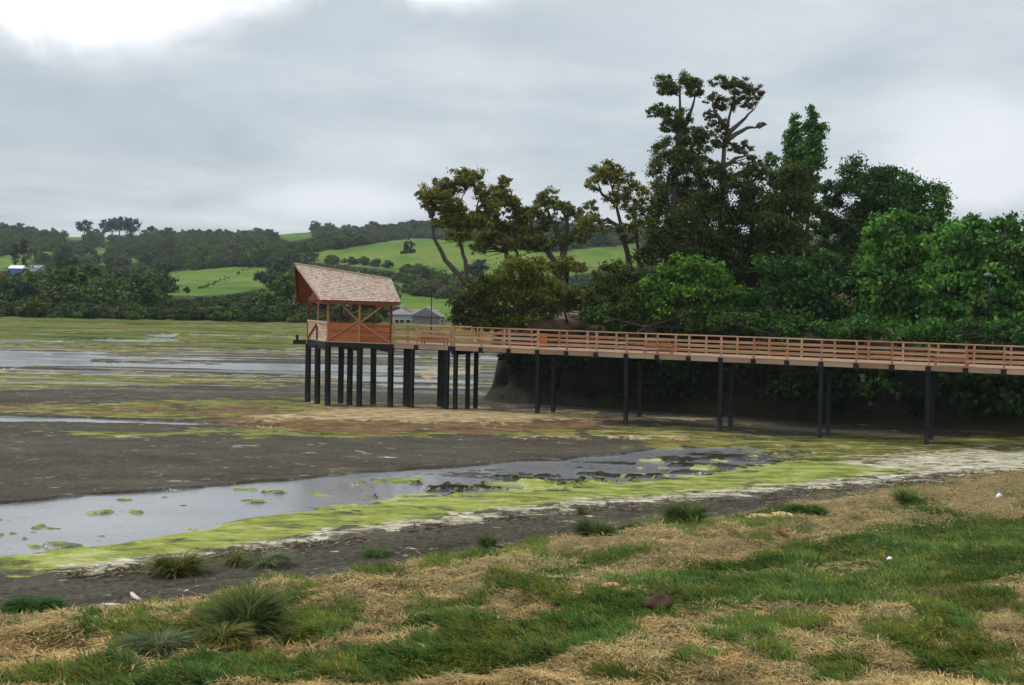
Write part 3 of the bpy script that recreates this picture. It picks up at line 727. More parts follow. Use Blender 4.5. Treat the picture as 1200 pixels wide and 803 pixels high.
# ------------------------------------------------------------------ foliage tools
def cards(C_, Nn, size, col, jitter=.9, asp=.55):
    """diamond leaf sprays: centres C_, outward normals Nn, sizes, colours"""
    n = len(C_); Nn = Nn + rng.normal(size=(n, 3)) * jitter; Nn /= np.linalg.norm(Nn, axis=1)[:, None]
    r_ = rng.normal(size=(n, 3)); T = np.cross(Nn, r_); T /= np.linalg.norm(T, axis=1)[:, None]; Bt = np.cross(Nn, T)
    s_ = (size * rng.uniform(.6, 1.35, n))[:, None]
    V = np.stack([C_ - T * s_ * .5, C_ - Bt * s_ * asp * .5 + T * s_ * .05 + Nn * s_ * .08, C_ + T * s_ * .5, C_ + Bt * s_ * asp * .5 + T * s_ * .05 + Nn * s_ * .08], 1).reshape(-1, 3)
    return V, np.arange(n * 4).reshape(-1, 4), np.repeat(col, 4, 0)
def blob_pts(c_, rad, n, sub=9, subr=.42, hollow=.55):
    """points on bunches of twigs set round an ellipsoid"""
    rad = np.array(rad, float)
    d = rng.normal(size=(sub, 3)); d /= np.linalg.norm(d, axis=1)[:, None]
    sc_ = d * rad * rng.uniform(hollow, .95, (sub, 1))
    sr = rad.mean() * subr * rng.uniform(.6, 1.3, sub)
    k = rng.integers(0, sub, n); dd = rng.normal(size=(n, 3)); dd /= np.linalg.norm(dd, axis=1)[:, None]
    rr_ = np.clip(np.abs(rng.normal(.62, .33, n)), .05, 1.6)
    P = sc_[k] + dd * (sr[k] * rr_)[:, None] * np.array((1.15, 1.15, .8))
    nn = dd + .7 * P / rad + np.array((0, 0, .35))
    return c_ + P, nn / np.linalg.norm(nn, axis=1)[:, None], k
def crown_mesh(org, clumps, leaf, colA, colB, dens=1., jitter=.9, asp=.55, sub=9, subr=.42, hollow=.55):
    Vs, Cs = [], []
    colA = np.array(colA); colB = np.array(colB)
    for (c_, rad) in clumps:
        rad = np.array(rad); area = 4 * math.pi * (rad[0] * rad[1] + rad[0] * rad[2] + rad[1] * rad[2]) / 3
        n = int(min(12000, max(60, dens * area * 2.9 / (leaf * leaf * asp))))
        s_ = max(5, int(sub * max(1, rad.mean() / 1.6)))
        P, nn, k = blob_pts(np.array(c_), rad, n, s_, subr, hollow)
        t = np.clip(rng.normal(.45, .28, n) + (rng.random(s_)[k] - .5) * .7, 0, 1)[:, None]
        V, _, C = cards(P, nn, np.full(n, leaf), colA * (1 - t) + colB * t, jitter, asp)
        Vs.append(V - org); Cs.append(C)
    V = np.concatenate(Vs); C = np.concatenate(Cs)
    return np_mesh('crown', V, np.arange(len(V)).reshape(-1, 4), col=C)
def dpx(Y): return Y / F            # metres per pixel at depth Y
def tree(name, label, cat, base, Y, clumps, leaf=.26, cols=((.02, .035, .01), (.07, .10, .03)), trunk=None, r=.25, bark='barkdark', dens=1., group=None, depth=.8, jitter=.9, asp=.55, twigs=3, sub=10, subr=.52, hollow=.5, spread=1., fill=0):
    """base px position on the land; clumps (px, py, rx, ry) at depth Y (+ random offset)"""
    s_ = dpx(Y); C = []
    gw = 1.28 if dens >= 1 else 1.18
    cols = tuple((c_[0] * 1.9, c_[1] * 2.5, c_[2] * 1.6) for c_ in cols)
    if fill:
        ex = []
        for a in clumps:
            near_ = sorted(clumps, key=lambda c_: (c_[0] - a[0]) ** 2 + (c_[1] - a[1]) ** 2)[1:1 + fill]
            for c_ in near_:
                t = random.uniform(.35, .65); ex.append((a[0] + (c_[0] - a[0]) * t + random.uniform(-4, 4), a[1] + (c_[1] - a[1]) * t + random.uniform(-3, 3), a[2] * .62, a[3] * .62))
        clumps = list(clumps) + ex
    for cl in clumps:
        px, py, rx, ry = cl[0], cl[1], cl[2] * gw, cl[3] * gw; dy = cl[4] if len(cl) > 4 else random.uniform(-1, 1) * spread * rx * s_ * .5
        P = at_Y(px, py, Y + dy); C.append((P, (rx * s_, max(rx, ry) * s_ * depth, ry * s_)))
    b_ = at_Y(base[0], base[1], Y)
    root = empty(name, tuple(b_)); tag(root, label, cat, group)
    # wood
    q = root_mb(root)
    trunks = trunk or [[base, (clumps[0][0], clumps[0][1])]]
    nodes = []
    for ti, path in enumerate(trunks):
        pts_ = [at_Y(p[0], p[1], Y + (p[2] if len(p) > 2 else 0)) for p in path]
        L = []
        for a, c_ in zip(pts_[:-1], pts_[1:]):
            for k in range(4): L.append(a + (c_ - a) * k / 4 + rng.normal(size=3) * min(r, .2) * .12 * (1 if L else 0))
        L.append(pts_[-1]); n = len(L)
        if ti == 0 or path[0] == base or path[0][1] > base[1] - 8: L[0] = L[0] - np.array((0, 0, .6))
        r0_ = r if ti == 0 else r * .75
        rad = [r0_ * (1.25 if i == 0 else 1) * (1 - .85 * i / (n - 1)) for i in range(n)]
        q.tube([tuple(p) for p in L], rad, 7)
        nodes += [(p, rr_) for p, rr_ in zip(L, rad)][1:]
    for (P, rad) in C:
        P = np.array(P)
        cand = [(np.linalg.norm(nd - P) + (1.5 if nd[2] > P[2] else 0), i) for i, (nd, _) in enumerate(nodes)]
        i = min(cand)[1]; nd, rn = nodes[i]
        for k in range(twigs):
            tgt = P + rng.normal(size=3) * np.array(rad) * .42 * (k > 0)
            ln = np.linalg.norm(tgt - nd)
            mid_ = (nd + tgt) / 2 + rng.normal(size=3) * ln * .09 + np.array((0, 0, ln * .06))
            q2 = (mid_ + tgt) / 2 + rng.normal(size=3) * ln * .06
            rb = min(rn * .5, .016 + ln * .013)
            q.tube([tuple(nd), tuple(mid_), tuple(q2), tuple(tgt)], [rb, rb * .65, rb * .4, rb * .15], 5)
    q.build('trunk', M[bark], root, smooth=True)
    me = crown_mesh(b_, C, leaf, cols[0], cols[1], dens, jitter, asp, sub, subr, hollow)
    link('crown', me, M['leaf'], root)
    return root

# ------------------------------------------------------------------ headland
V0 = 8.6                                   # foot of the bluff, metres behind the near railing
uL = t_at_px(K + N * (V0 + 1.0), D, 562, .5)
hu = axis([(uL - 4, uL + 12, .3, .3), (uL + 12, uL + 60, .5, .8), (uL + 60, uL + 100, 2, 3)])
hv = axis([(V0 - 3.5, V0 + 6, .22, .22), (V0 + 6, V0 + 26, .6, 1), (V0 + 26, V0 + 60, 2, 3)])
HU, HV = np.meshgrid(hu, hv)
wob = (fbm(HU * .22, HV * .22 + 3, 4) - .5) * 3.0
dl = HU - uL; df = HV - V0; db = (V0 + 42) - HV
# rounded corner distance
rc = 2.5
ax_, ay_ = rc - dl, rc - df
din = np.where((ax_ > 0) & (ay_ > 0), rc - np.hypot(np.maximum(ax_, 0), np.maximum(ay_, 0)), np.minimum(dl, df))
din = np.minimum(din, db) + wob * np.clip((din + 1) / 3, 0, 1) * .6
prof_d = [-3, -.6, 0, .4, .8, 1.1, 1.6, 2.6, 5, 10, 16, 24, 40]
prof_z = [-.6, -.2, .25, .8, 1.5, 4.2, 5.3, 6.0, 6.9, 7.8, 8.4, 8.6, 8.7]
HZ_ = np.interp(din, prof_d, prof_z)
HZ_ += np.clip(din / 3, 0, 1) * ((fbm(HU * .4, HV * .4, 4) - .5) * 1.1 + (fbm(HU * 1.7, HV * 1.7, 3) - .5) * .3)
HZ_ *= np.clip(.90 + .10 * (HU - uL) / 10, .85, 1.0)
HX = K[0] + D[0] * HU + N[0] * HV; HY = K[1] + D[1] * HU + N[1] * HV
# horizontal roughness so the rock face is not a smooth sheet
ro = (fbm(HU * .8 + 3, HZ_ * .8, 5, .62) - .5) * 2.2 * np.clip(1 - abs(din - 1.2) / 2.2, 0, 1)
HX -= N[0] * ro; HY -= N[1] * ro
hme = np_mesh('headland', np.stack([HX, HY, HZ_], -1).reshape(-1, 3), grid_faces(len(hu), len(hv)), attrs={'din': din})
hme.polygons.foreach_set('use_smooth', [True] * len(hme.polygons))
mt, nt, b = mat('bluff earth and turf')
tc = nt.new('ShaderNodeTexCoord').outputs['Object']; geo = nt.new('ShaderNodeNewGeometry')
sp_ = nt.new('ShaderNodeSeparateXYZ'); nt.l.new(geo.outputs['Position'], sp_.inputs[0]); nz = nt.new('ShaderNodeSeparateXYZ'); nt.l.new(geo.outputs['Normal'], nz.inputs[0])
n1 = nt.noise(tc, .8, 8, .65); n2 = nt.noise(tc, 4, 6, .7)
rockc_shaded = nt.ramp(n2, [(.3, (.008, .007, .006)), (.6, (.020, .016, .013)), (.8, (.045, .036, .028))])  # near-black rock: the shade below deck height is put into the colour
moss = nt.ramp(n2, [(.3, (.008, .009, .004)), (.7, (.032, .032, .010))])  # moss at the foot, its green darkened with the same painted shade
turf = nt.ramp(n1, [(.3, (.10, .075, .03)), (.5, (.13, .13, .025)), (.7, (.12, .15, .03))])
c = nt.mix(nt.ss(nt.math('ADD', sp_.outputs[2], nt.math('MULTIPLY', nt.math('SUBTRACT', n1, .5), 1.2)), .9, 1.6), moss, rockc_shaded)
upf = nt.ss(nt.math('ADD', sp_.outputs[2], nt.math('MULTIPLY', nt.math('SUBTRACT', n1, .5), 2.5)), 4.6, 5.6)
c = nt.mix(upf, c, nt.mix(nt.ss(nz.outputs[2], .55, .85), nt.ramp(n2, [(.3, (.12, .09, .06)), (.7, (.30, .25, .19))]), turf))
nt.put(b.inputs['Base Color'], c); b.inputs['Roughness'].default_value = .9
nt.put(b.inputs['Normal'], nt.bump(n2, .8, .15))
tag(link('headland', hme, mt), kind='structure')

# ------------------------------------------------------------------ far land
tx = np.linspace(-760, 700, 200); ty = axis([(196, 420, 4, 6), (420, 1300, 8, 14)])
TX, TY = np.meshgrid(tx, ty)
def terr_z(X, Y):
    U = X / Y * F + 600
    sk = np.interp(U, [-300, 0, 60, 160, 260, 380, 480, 600, 760, 1000, 1500], [284, 283, 286, 284, 279, 275, 269, 266, 266, 262, 258])
    t = np.clip((Y - 205) / (1000 - 205), 0, 1.25)
    lo = np.interp(U, [0, 330, 440, 560, 700], [386, 388, 391, 391, 388])
    s_ = np.where(t < 1, t ** .62, 1.0)
    y_ = lo - (lo - sk) * s_
    z = CZ + (HZ - y_) * Y / F
    z1000 = CZ + (HZ - sk) * 1000 / F
    z = np.where(t >= 1, z1000 - (t - 1) * 80, z)
    rel = (fbm(X * .006 + 5, Y * .006, 4) - .5) * 15 + (fbm(X * .02, Y * .02 + 7, 3) - .5) * 3
    z = z + rel * np.clip((Y - 240) / 300, 0, 1)
    # the bare spur in the middle distance
    su = np.exp(-((X / Y * F + 600 - 600) / 190.) ** 2) * np.exp(-((Y - 560) / 120.) ** 2)
    z = z + su * 11
    return np.where(Y < 205, .7 - (205 - Y) * .1, np.maximum(z, .8))
TZ = terr_z(TX, TY)
FIELDS = [[(148, 331), (200, 319), (270, 313), (333, 314), (326, 336), (262, 345), (205, 349), (178, 336)],
    [(312, 311), (345, 298), (400, 292), (480, 279), (560, 283), (640, 296), (760, 284), (760, 312), (600, 330), (545, 339), (480, 320), (395, 309), (345, 307)],
    [(440, 330), (480, 333), (560, 352), (640, 352), (640, 376), (440, 374)],
    [(-60, 303), (0, 300), (60, 294), (130, 290), (130, 297), (60, 301), (0, 318), (-60, 318)],
    [(112, 306), (180, 298), (185, 305), (120, 312)], [(312, 275), (350, 271), (378, 276), (340, 283)], [(170, 296), (215, 292), (212, 297), (170, 301)],
    [(70, 274), (110, 276), (160, 280), (200, 276), (160, 284), (80, 281)]]
HEDGES = [[(222, 344), (292, 315)], [(385, 309), (420, 309), (480, 320), (552, 342)], [(552, 342), (560, 318)], [(160, 330), (230, 313)], [(440, 341), (560, 353)]]
def field_mask(px, py):
    g = np.zeros(px.shape)
    for p in FIELDS: g = np.maximum(g, region(px, py, p, 3.0, 1.6))
    return g
def hedge_d(px, py):
    d = np.full(px.shape, 1e9)
    for hgl in HEDGES:
        for (x1, y1), (x2, y2) in zip(hgl[:-1], hgl[1:]):
            dx, dy = x2 - x1, y2 - y1; t = np.clip(((px - x1) * dx + (py - y1) * dy) / (dx * dx + dy * dy), 0, 1)
            d = np.minimum(d, np.hypot(px - x1 - t * dx, (py - y1 - t * dy) * 1.5))
    return d
tpx, tpy = proj(np.stack([TX, TY, TZ], -1).reshape(-1, 3)); 
fm = field_mask(tpx, tpy)
brown = region(tpx, tpy, [(-20, 322), (40, 326), (60, 333), (30, 342), (-20, 340)], 4)
tme = np_mesh('hills', np.stack([TX, TY, TZ], -1).reshape(-1, 3), grid_faces(len(tx), len(ty)), attrs={'field': fm, 'soil': brown})
tme.polygons.foreach_set('use_smooth', [True] * len(tme.polygons))
mt, nt, b = mat('hill pasture and scrub')
tc = nt.new('ShaderNodeTexCoord').outputs['Object']
n1 = nt.noise(tc, .012, 8, .65); n2 = nt.noise(nt.mapv(tc, (1, .6, 1)), .12, 8, .7)
pas = nt.ramp(nt.math('ADD', nt.math('MULTIPLY', n1, .6), nt.math('MULTIPLY', n2, .4)), [(.38, (.040, .085, .012)), (.48, (.075, .135, .018)), (.58, (.13, .17, .03)), (.66, (.17, .17, .05))])
scr = nt.ramp(n2, [(.3, (.016, .026, .010)), (.7, (.045, .06, .02))])
c = nt.mix(nt.ss(nt.math('ADD', nt.attr('field'), nt.math('MULTIPLY', nt.math('SUBTRACT', n2, .5), .35)), .45, .56), scr, pas)
c = nt.mix(nt.ss(nt.attr('soil'), .4, .6), c, (.13, .10, .06))
nt.put(b.inputs['Base Color'], c); b.inputs['Roughness'].default_value = .95; b.inputs['Specular IOR Level'].default_value = .05
tag(link('hills', tme, mt), kind='structure')
# a wide base sheet that carries the land out to the horizon
q = MB(); q.add([(-1400, -10, -2.2), (1400, -10, -2.2), (1400, 1400, -2.2), (-1400, 1400, -2.2)], [(0, 1, 2, 3)]); tag(q.build('land_base', plain('plain land', (.05, .06, .03), .95)), kind='structure')

# woodland mass: one object, its trees instanced on points
pal = [((.030, .066, .018), (.085, .145, .038)), ((.046, .088, .018), (.13, .20, .040)), ((.026, .052, .026), (.060, .100, .040)), ((.066, .078, .028), (.14, .145, .05))]
wcol = bpy.data.collections.new('woodland_tree_kinds')
for i in range(14):
    cl_ = [(np.array((random.uniform(-.22, .22), random.uniform(-.22, .22), z)), (r_, r_, r_ * .8)) for z, r_ in ((.28, .38), (.5, .34), (.42, .36), (.68, .24), (.25, .36))]
    me = crown_mesh(np.zeros(3), cl_, .085, pal[i % 4][0], pal[i % 4][1], dens=.62, jitter=.6, asp=.8, sub=7, subr=.45, hollow=.5)
    me.materials.append(M['farleaf']); wcol.objects.link(bpy.data.objects.new('woodland_tree', me))
def scatter(Y0, Y1, step):
    out = []; Y = Y0
    while Y < Y1:
        st_ = step(Y); X = -Y * .46
        while X < Y * .2:
            out.append((X + random.uniform(-.5, .5) * st_, Y + random.uniform(-.5, .5) * st_)); X += st_
        Y += st_ * .8
    return np.array(out)
pts_ = scatter(206, 1010, lambda Y: 3.1 + (Y - 206) * .0052)
zt = terr_z(pts_[:, 0], pts_[:, 1]); qx, qy = proj(np.column_stack([pts_, zt]))
inF = field_mask(qx, qy) > .5; hd = hedge_d(qx, qy)
keep = (~inF | (hd < 2.0)) & (qx > -120) & (qx < 800)
keep &= ~((qx > 445) & (pts_[:, 1] < 300))
keep &= ~((qy > 327) & (qy < 341) & (qx < 60) & (rng.random(len(qx)) < .9))
keep &= ~((qx > 5) & (qx < 55) & (qy > 305) & (qy < 335) & (rng.random(len(qx)) < .8))
dens_n = fbm(pts_[:, 0] * .02, pts_[:, 1] * .02, 3)
keep &= (dens_n > .26) | (pts_[:, 1] < 240)
pts_ = pts_[keep]; zt = zt[keep]; hd = hd[keep]; n_ = len(pts_)
Hs = rng.uniform(3.4, 6.6, n_) * np.where(hd < 2.2, .7, 1) * np.where(rng.random(n_) < .10, 1.55, 1) * np.where(pts_[:, 1] < 220, .55, 1)
thin_h = np.minimum(*[seg_d(qx[keep], qy[keep] * 1.0, [h_[0], h_[1], h_[0]], 1.5) for h_ in (HEDGES[0], HEDGES[3])]) < 3
Hs = np.where(thin_h, .9, Hs)
Hs *= .8 + .5 * fbm(pts_[:, 0] * .03 + 3, pts_[:, 1] * .03, 3)
for fr in (.95, .6):
    tx_, ty_ = proj(np.column_stack([pts_, zt + Hs * fr])); bad = (field_mask(tx_, ty_) > .5) & (hd >= 2.0)
    Hs = np.where(bad, Hs * .45, Hs)
tx_, ty_ = proj(np.column_stack([pts_, zt + Hs * .8])); ok_ = ~((field_mask(tx_, ty_) > .55) & (hd >= 2.0))
pts_, zt, hd, Hs = pts_[ok_], zt[ok_], hd[ok_], Hs[ok_]; n_ = len(pts_)
wme_ = bpy.data.meshes.new('woodland'); wme_.from_pydata([(x, y, z - .25) for (x, y), z in zip(pts_, zt)], [], [])
at = wme_.attributes.new('size', 'FLOAT', 'POINT'); at.data.foreach_set('value', Hs.astype(np.float32))
kind_i = (fbm(pts_[:, 0] * .04, pts_[:, 1] * .04 + 60, 2) * 9 + rng.random(n_) * 9).astype(np.int32) % 14
at = wme_.attributes.new('pick', 'INT', 'POINT'); at.data.foreach_set('value', kind_i)
at = wme_.attributes.new('turn', 'FLOAT', 'POINT'); at.data.foreach_set('value', rng.uniform(0, 6.28, n_).astype(np.float32))
o = link('woodland', wme_)
tag(o, 'dark green woodland and hedges covering the far hillside above the shore', 'woodland', kind='stuff')
ng = bpy.data.node_groups.new('woodland', 'GeometryNodeTree')
ng.interface.new_socket('Geometry', in_out='INPUT', socket_type='NodeSocketGeometry'); ng.interface.new_socket('Geometry', in_out='OUTPUT', socket_type='NodeSocketGeometry')
gi = ng.nodes.new('NodeGroupInput'); go = ng.nodes.new('NodeGroupOutput')
ci = ng.nodes.new('GeometryNodeCollectionInfo'); ci.inputs['Collection'].default_value = wcol; ci.inputs['Separate Children'].default_value = True; ci.inputs['Reset Children'].default_value = True
ip = ng.nodes.new('GeometryNodeInstanceOnPoints'); ip.inputs['Pick Instance'].default_value = True
def nat(nm, ty):
    a = ng.nodes.new('GeometryNodeInputNamedAttribute'); a.data_type = ty; a.inputs[0].default_value = nm; return a.outputs[0]
m2p = ng.nodes.new('GeometryNodeMeshToPoints')
cx = ng.nodes.new('ShaderNodeCombineXYZ'); ng.links.new(nat('turn', 'FLOAT'), cx.inputs[2])
sx3 = ng.nodes.new('ShaderNodeCombineXYZ'); sz_ = nat('size', 'FLOAT')
mw = ng.nodes.new('ShaderNodeMath'); mw.operation = 'MULTIPLY'; mw.inputs[1].default_value = 1.12; ng.links.new(sz_, mw.inputs[0])
ng.links.new(mw.outputs[0], sx3.inputs[0]); ng.links.new(mw.outputs[0], sx3.inputs[1]); ng.links.new(sz_, sx3.inputs[2])
ng.links.new(gi.outputs[0], m2p.inputs[0]); ng.links.new(m2p.outputs[0], ip.inputs['Points']); ng.links.new(ci.outputs[0], ip.inputs['Instance'])
ng.links.new(nat('pick', 'INT'), ip.inputs['Instance Index']); ng.links.new(cx.outputs[0], ip.inputs['Rotation']); ng.links.new(sx3.outputs[0], ip.inputs['Scale'])
ng.links.new(ip.outputs[0], go.inputs[0])
md = o.modifiers.new('woodland', 'NODES'); md.node_group = ng

# single trees on the hills
def hill_tree(px, py_base, hpx, wpx, Y, label, cols, nq=700, shape=None, name='hill_tree', cat='tree'):
    b_ = at_Y(px, py_base, Y); z = float(terr_z(np.array([b_[0]]), np.array([b_[1]]))[0]); 
    s_ = dpx(Y); root = empty(name, (b_[0], b_[1], b_[2])); tag(root, label, cat)
    h = hpx * s_; wd = wpx * s_
    cl = []
    for (cx, cy, rx, rz) in (shape or [(0, .55, .5, .45)]):
        cl.append((b_ + np.array((cx * wd, 0, cy * h)), (rx * wd, rx * wd * .9, rz * h)))
    q = root_mb(root); q.tube([tuple(b_ - np.array((0, 0, 2.5))), tuple(b_ + np.array((0, 0, h * .25))), tuple(b_ + np.array((0, 0, h * .6)))], [h * .045, h * .035, h * .02], 6); q.build('trunk', M['barkdark'], root)
    lf = max(.45, 1.3 * s_ * 1.6)
    me = crown_mesh(b_, cl, lf, *cols, dens=.9, sub=12, subr=.38, asp=.7)
    link('crown', me, M['farleaf'], root)
DK = ((.010, .020, .010), (.026, .042, .02)); MG = ((.02, .04, .014), (.05, .085, .025))
hill_tree(99, 275, 17, 20, 980, 'solitary round dark tree on the skyline left of the wide cypress clump', DK)
hill_tree(140, 276, 21, 46, 980, 'wide flat topped dark cypress clump standing on the left skyline', DK, shape=[(-.33, .5, .2, .38), (0, .6, .3, .42), (.3, .55, .25, .42)])
hill_tree(177, 273, 8, 11, 980, 'small round tree on the skyline right of the cypress clump', DK)
hill_tree(194, 275, 8, 8, 980, 'tiny bushy tree on the skyline, right of the small round one', DK)
hill_tree(32, 272, 7, 7, 980, 'tiny tree on the bare skyline at the far left', DK)
hill_tree(473, 268, 8, 17, 985, 'low dark tree on the skyline beside the leaning trees', DK)
hill_tree(479, 306, 28, 20, 560, 'lone dark conifer on the open grassy hillside', DK, shape=[(0, .35, .5, .33), (0, .7, .28, .3)])
hill_tree(497, 312, 10, 9, 545, 'small dark bush just right of the lone hillside conifer', DK)
hill_tree(80, 346, 50, 36, 330, 'broad pale green willow rising above the scrub on the left', ((.028, .048, .022), (.06, .09, .035)), shape=[(-.2, .5, .3, .45), (.15, .5, .33, .42), (0, .65, .3, .33)])
hill_tree(18, 313, 30, 9, 470, 'left one of two tall narrow trees behind the blue tarpaulin shed', DK, shape=[(0, .5, .45, .5)])
hill_tree(28, 313, 34, 9, 470, 'right one of two tall narrow trees behind the blue tarpaulin shed', DK, shape=[(0, .5, .45, .5)])
hill_tree(219, 344, 7, 9, 300, 'dark rounded bush at the left edge of the light striped field', DK)

# ------------------------------------------------------------------ farm sheds and houses
def house(name, label, px, py, wpx, wallpx, roofpx, Y, dm, wallm, roofm, rot=0., hip=False, wins=(), wing=None):
    s_ = dpx(Y); b_ = at_Y(px, py, Y); root = empty(name, tuple(b_)); tag(root, label, 'house' if 'house' in name else 'shed')
    Wd, Hh, Rf = wpx * s_, wallpx * s_, roofpx * s_
    ca, sa = math.cos(rot), math.sin(rot)
    T = lambda x, y, z: (b_[0] + x * ca - y * sa, b_[1] + x * sa + y * ca, b_[2] + z)
    h2, d2 = Wd / 2, dm
    q = root_mb(root); q.hexa([T(-h2, 0, -3), T(h2, 0, -3), T(h2, d2, -3), T(-h2, d2, -3)], [T(-h2, 0, Hh), T(h2, 0, Hh), T(h2, d2, Hh), T(-h2, d2, Hh)]); q.build('wall', wallm, root)
    o = .35; i_ = d2 * .5 if hip else -.0
    q = root_mb(root)
    q.add([T(-h2 - o, -o, Hh - .03), T(h2 + o, -o, Hh - .03), T(h2 + o, d2 + o, Hh - .03), T(-h2 - o, d2 + o, Hh - .03), T(-h2 - o + i_, d2 / 2, Hh + Rf), T(h2 + o - i_, d2 / 2, Hh + Rf)],
          [(0, 1, 5, 4), (2, 3, 4, 5), (1, 2, 5), (3, 0, 4), (3, 2, 1, 0)])
    q.build('roof', roofm, root)
    q = root_mb(root); q.beam(T(-h2 - o + i_, d2 / 2, Hh + Rf + .04), T(h2 + o - i_, d2 / 2, Hh + Rf + .04), .3, .12); q.build('ridge_cap', M['white'], root)
    for (wx, wz, ww, wh) in wins:
        q = root_mb(root); q.hexa([T(wx * Wd - ww / 2, -.05, wz), T(wx * Wd + ww / 2, -.05, wz), T(wx * Wd + ww / 2, .02, wz), T(wx * Wd - ww / 2, .02, wz)], [T(wx * Wd - ww / 2, -.05, wz + wh), T(wx * Wd + ww / 2, -.05, wz + wh), T(wx * Wd + ww / 2, .02, wz + wh), T(wx * Wd - ww / 2, .02, wz + wh)])
        f_ = q.build('window', M['white'], root)
        q = MB(root.location); q.hexa([T(wx * Wd - ww * .42, -.07, wz + .08), T(wx * Wd + ww * .42, -.07, wz + .08), T(wx * Wd + ww * .42, -.045, wz + .08), T(wx * Wd - ww * .42, -.045, wz + .08)], [T(wx * Wd - ww * .42, -.07, wz + wh - .08), T(wx * Wd + ww * .42, -.07, wz + wh - .08), T(wx * Wd + ww * .42, -.045, wz + wh - .08), T(wx * Wd - ww * .42, -.045, wz + wh - .08)])
        q.build('pane', M['glassdark'], f_)
    return root
W4 = [(x, .9, .8, .8) for x in (-.32, -.05, .28)]
house('farm_house', 'grey roofed house with pale walls just right of the lookout shelter', 472, 386, 22, 17.5, 9, 215, 5, M['wallpale'], M['zinc'], .25, True, W4)
house('farm_house', 'long low grey roofed house behind the railing in front of the lamp post', 494, 387, 32, 17, 6, 219, 5, M['wallpale'], M['zinc'], -.05, False, W4)
house('farm_house', 'small gabled grey house end nearest the olive bushes', 518, 386, 11, 15, 10, 212, 5, M['zinc'], M['zinc'], 1.2, False, W4[:1])
house('farm_shed', 'shed covered by a white and blue tarpaulin on the left hillside', 18, 318, 14, 3.5, 3.5, 445, 6, M['tarp'], M['white'], .1)
house('farm_house', 'small white walled farmhouse right of the blue tarpaulin shed', 39, 317, 14, 3, 3, 450, 6, M['white'], M['zinc'], -.1, False, W4[:2])
house('farm_shed', 'white roofed shed half hidden in the scrub below the willow', 51, 341, 9, 4, 3, 330, 4, M['cream'], M['white'], .1)
# low pale wall and riprap in front of the houses
wl = at_Y(512, 402, 175); wr_ = at_Y(545, 402, 172)
q = MB(tuple(wl)); q.hexa([tuple(wl + np.array((-3.2, 0, -1.6))), tuple(wr_ + np.array((0, 0, -1.6))), tuple(wr_ + np.array((0, .3, -1.6))), tuple(wl + np.array((-3.2, .3, -1.6)))], [tuple(wl + np.array((-3.2, 0, .45))), tuple(wr_ + np.array((0, 0, .45))), tuple(wr_ + np.array((0, .3, .45))), tuple(wl + np.array((-3.2, .3, .45)))])
tag(q.build('garden_wall', M['white']), 'low white wall seen below the railing in front of the far houses', 'wall')
def rock_mesh(seed, sub=2):
    rs = np.random.default_rng(seed); bm = bmesh.new(); bmesh.ops.create_icosphere(bm, subdivisions=sub, radius=1)
    ph = rs.random((6, 3)) * 6
    for v_ in bm.verts:
        c_ = np.array(v_.co); d = 1 + .16 * math.sin(c_ @ (ph[0]) + 1) + .13 * math.sin(c_ @ ph[1] * 1.4) + .08 * math.sin(c_ @ ph[2] * 2.2)
        v_.co = Vector(c_ * d)
    me = bpy.data.meshes.new('rock'); bm.to_mesh(me); bm.free(); return me
rocks = [rock_mesh(i, 1) for i in range(5)]
sea = empty('rock_seawall', tuple(at_Y(505, 415, 158))); tag(sea, 'low grey riprap wall of loose rocks at the shore below the far houses', 'seawall')
for k in range(46):
    px = 486 + k % 23 * 2.55 + random.uniform(-1, 1); P = at_Y(px, 417.5 - (k // 23) * 3.6, 157 + (k // 23) * 1.0) - np.array(sea.location)
    o = link('rock', rocks[k % 5], M['rock'], sea); o.location = tuple(P); o.scale = (random.uniform(.2, .34),) * 2 + (random.uniform(.16, .26),); o.rotation_euler = (random.random() * 6, random.random() * 6, random.random() * 6)

# ------------------------------------------------------------------ lamp posts
def lamp_post(px, py0, py1, Y, label, arms=2):
    b_ = at_Y(px, py1, Y); t_ = at_Y(px, py0, Y); t_[0] = b_[0]
    root = empty('street_lamp', tuple(b_)); tag(root, label, 'street lamp', 'green street lamps')
    H = t_[2] - b_[2]
    q = root_mb(root); q.tube([tuple(b_), tuple(b_ + np.array((0, 0, H * .35)))], [.11, .10], 8); q.build('base_column', M['lamp'], root, True)
    q = root_mb(root); q.tube([tuple(b_ + np.array((0, 0, H * .35))), (b_[0], b_[1], t_[2])], [.065, .05], 8); q.build('pole', M['lamp'], root, True)
    for s_ in ((-1, 1) if arms == 2 else (-1,)):
        q = root_mb(root); L = .55 if arms == 2 else .12
        q.tube([(b_[0], b_[1], t_[2] - .25), (b_[0] + s_ * L * .5, b_[1], t_[2] + .0), (b_[0] + s_ * L, b_[1], t_[2] - .02)], [.03, .03, .03], 6); q.build('arm', M['lamp'], root)
        q = root_mb(root); c_ = np.array((b_[0] + s_ * L, b_[1], t_[2]))
        q.tube([tuple(c_ + np.array((0, 0, -.18))), tuple(c_ + np.array((0, 0, -.12))), tuple(c_ + np.array((0, 0, 0))), tuple(c_ + np.array((0, 0, .07)))], [.12, .25, .2, .05], 10); q.build('lamp_head', M['lamphead'], root, True)
lamp_post(505, 314, 392, 168, 'tall green street lamp with two heads in front of the far houses', 2)
c1 = K + N * (W + 5.2); tt = t_at_px(c1, D, 1157, 6.5); Pq = c1 + D * tt
lamp_post(1157, 321, 412, Pq[1], 'dark green lamp post half hidden in the large leaved tree at the right end', 1)
c1 = K + N * (W + 6.4); tt = t_at_px(c1, D, 801, 6); Pq = c1 + D * tt
lamp_post(801, 335, 400, Pq[1], 'dark green lamp post against the dark bushes in the middle of the boardwalk', 1)

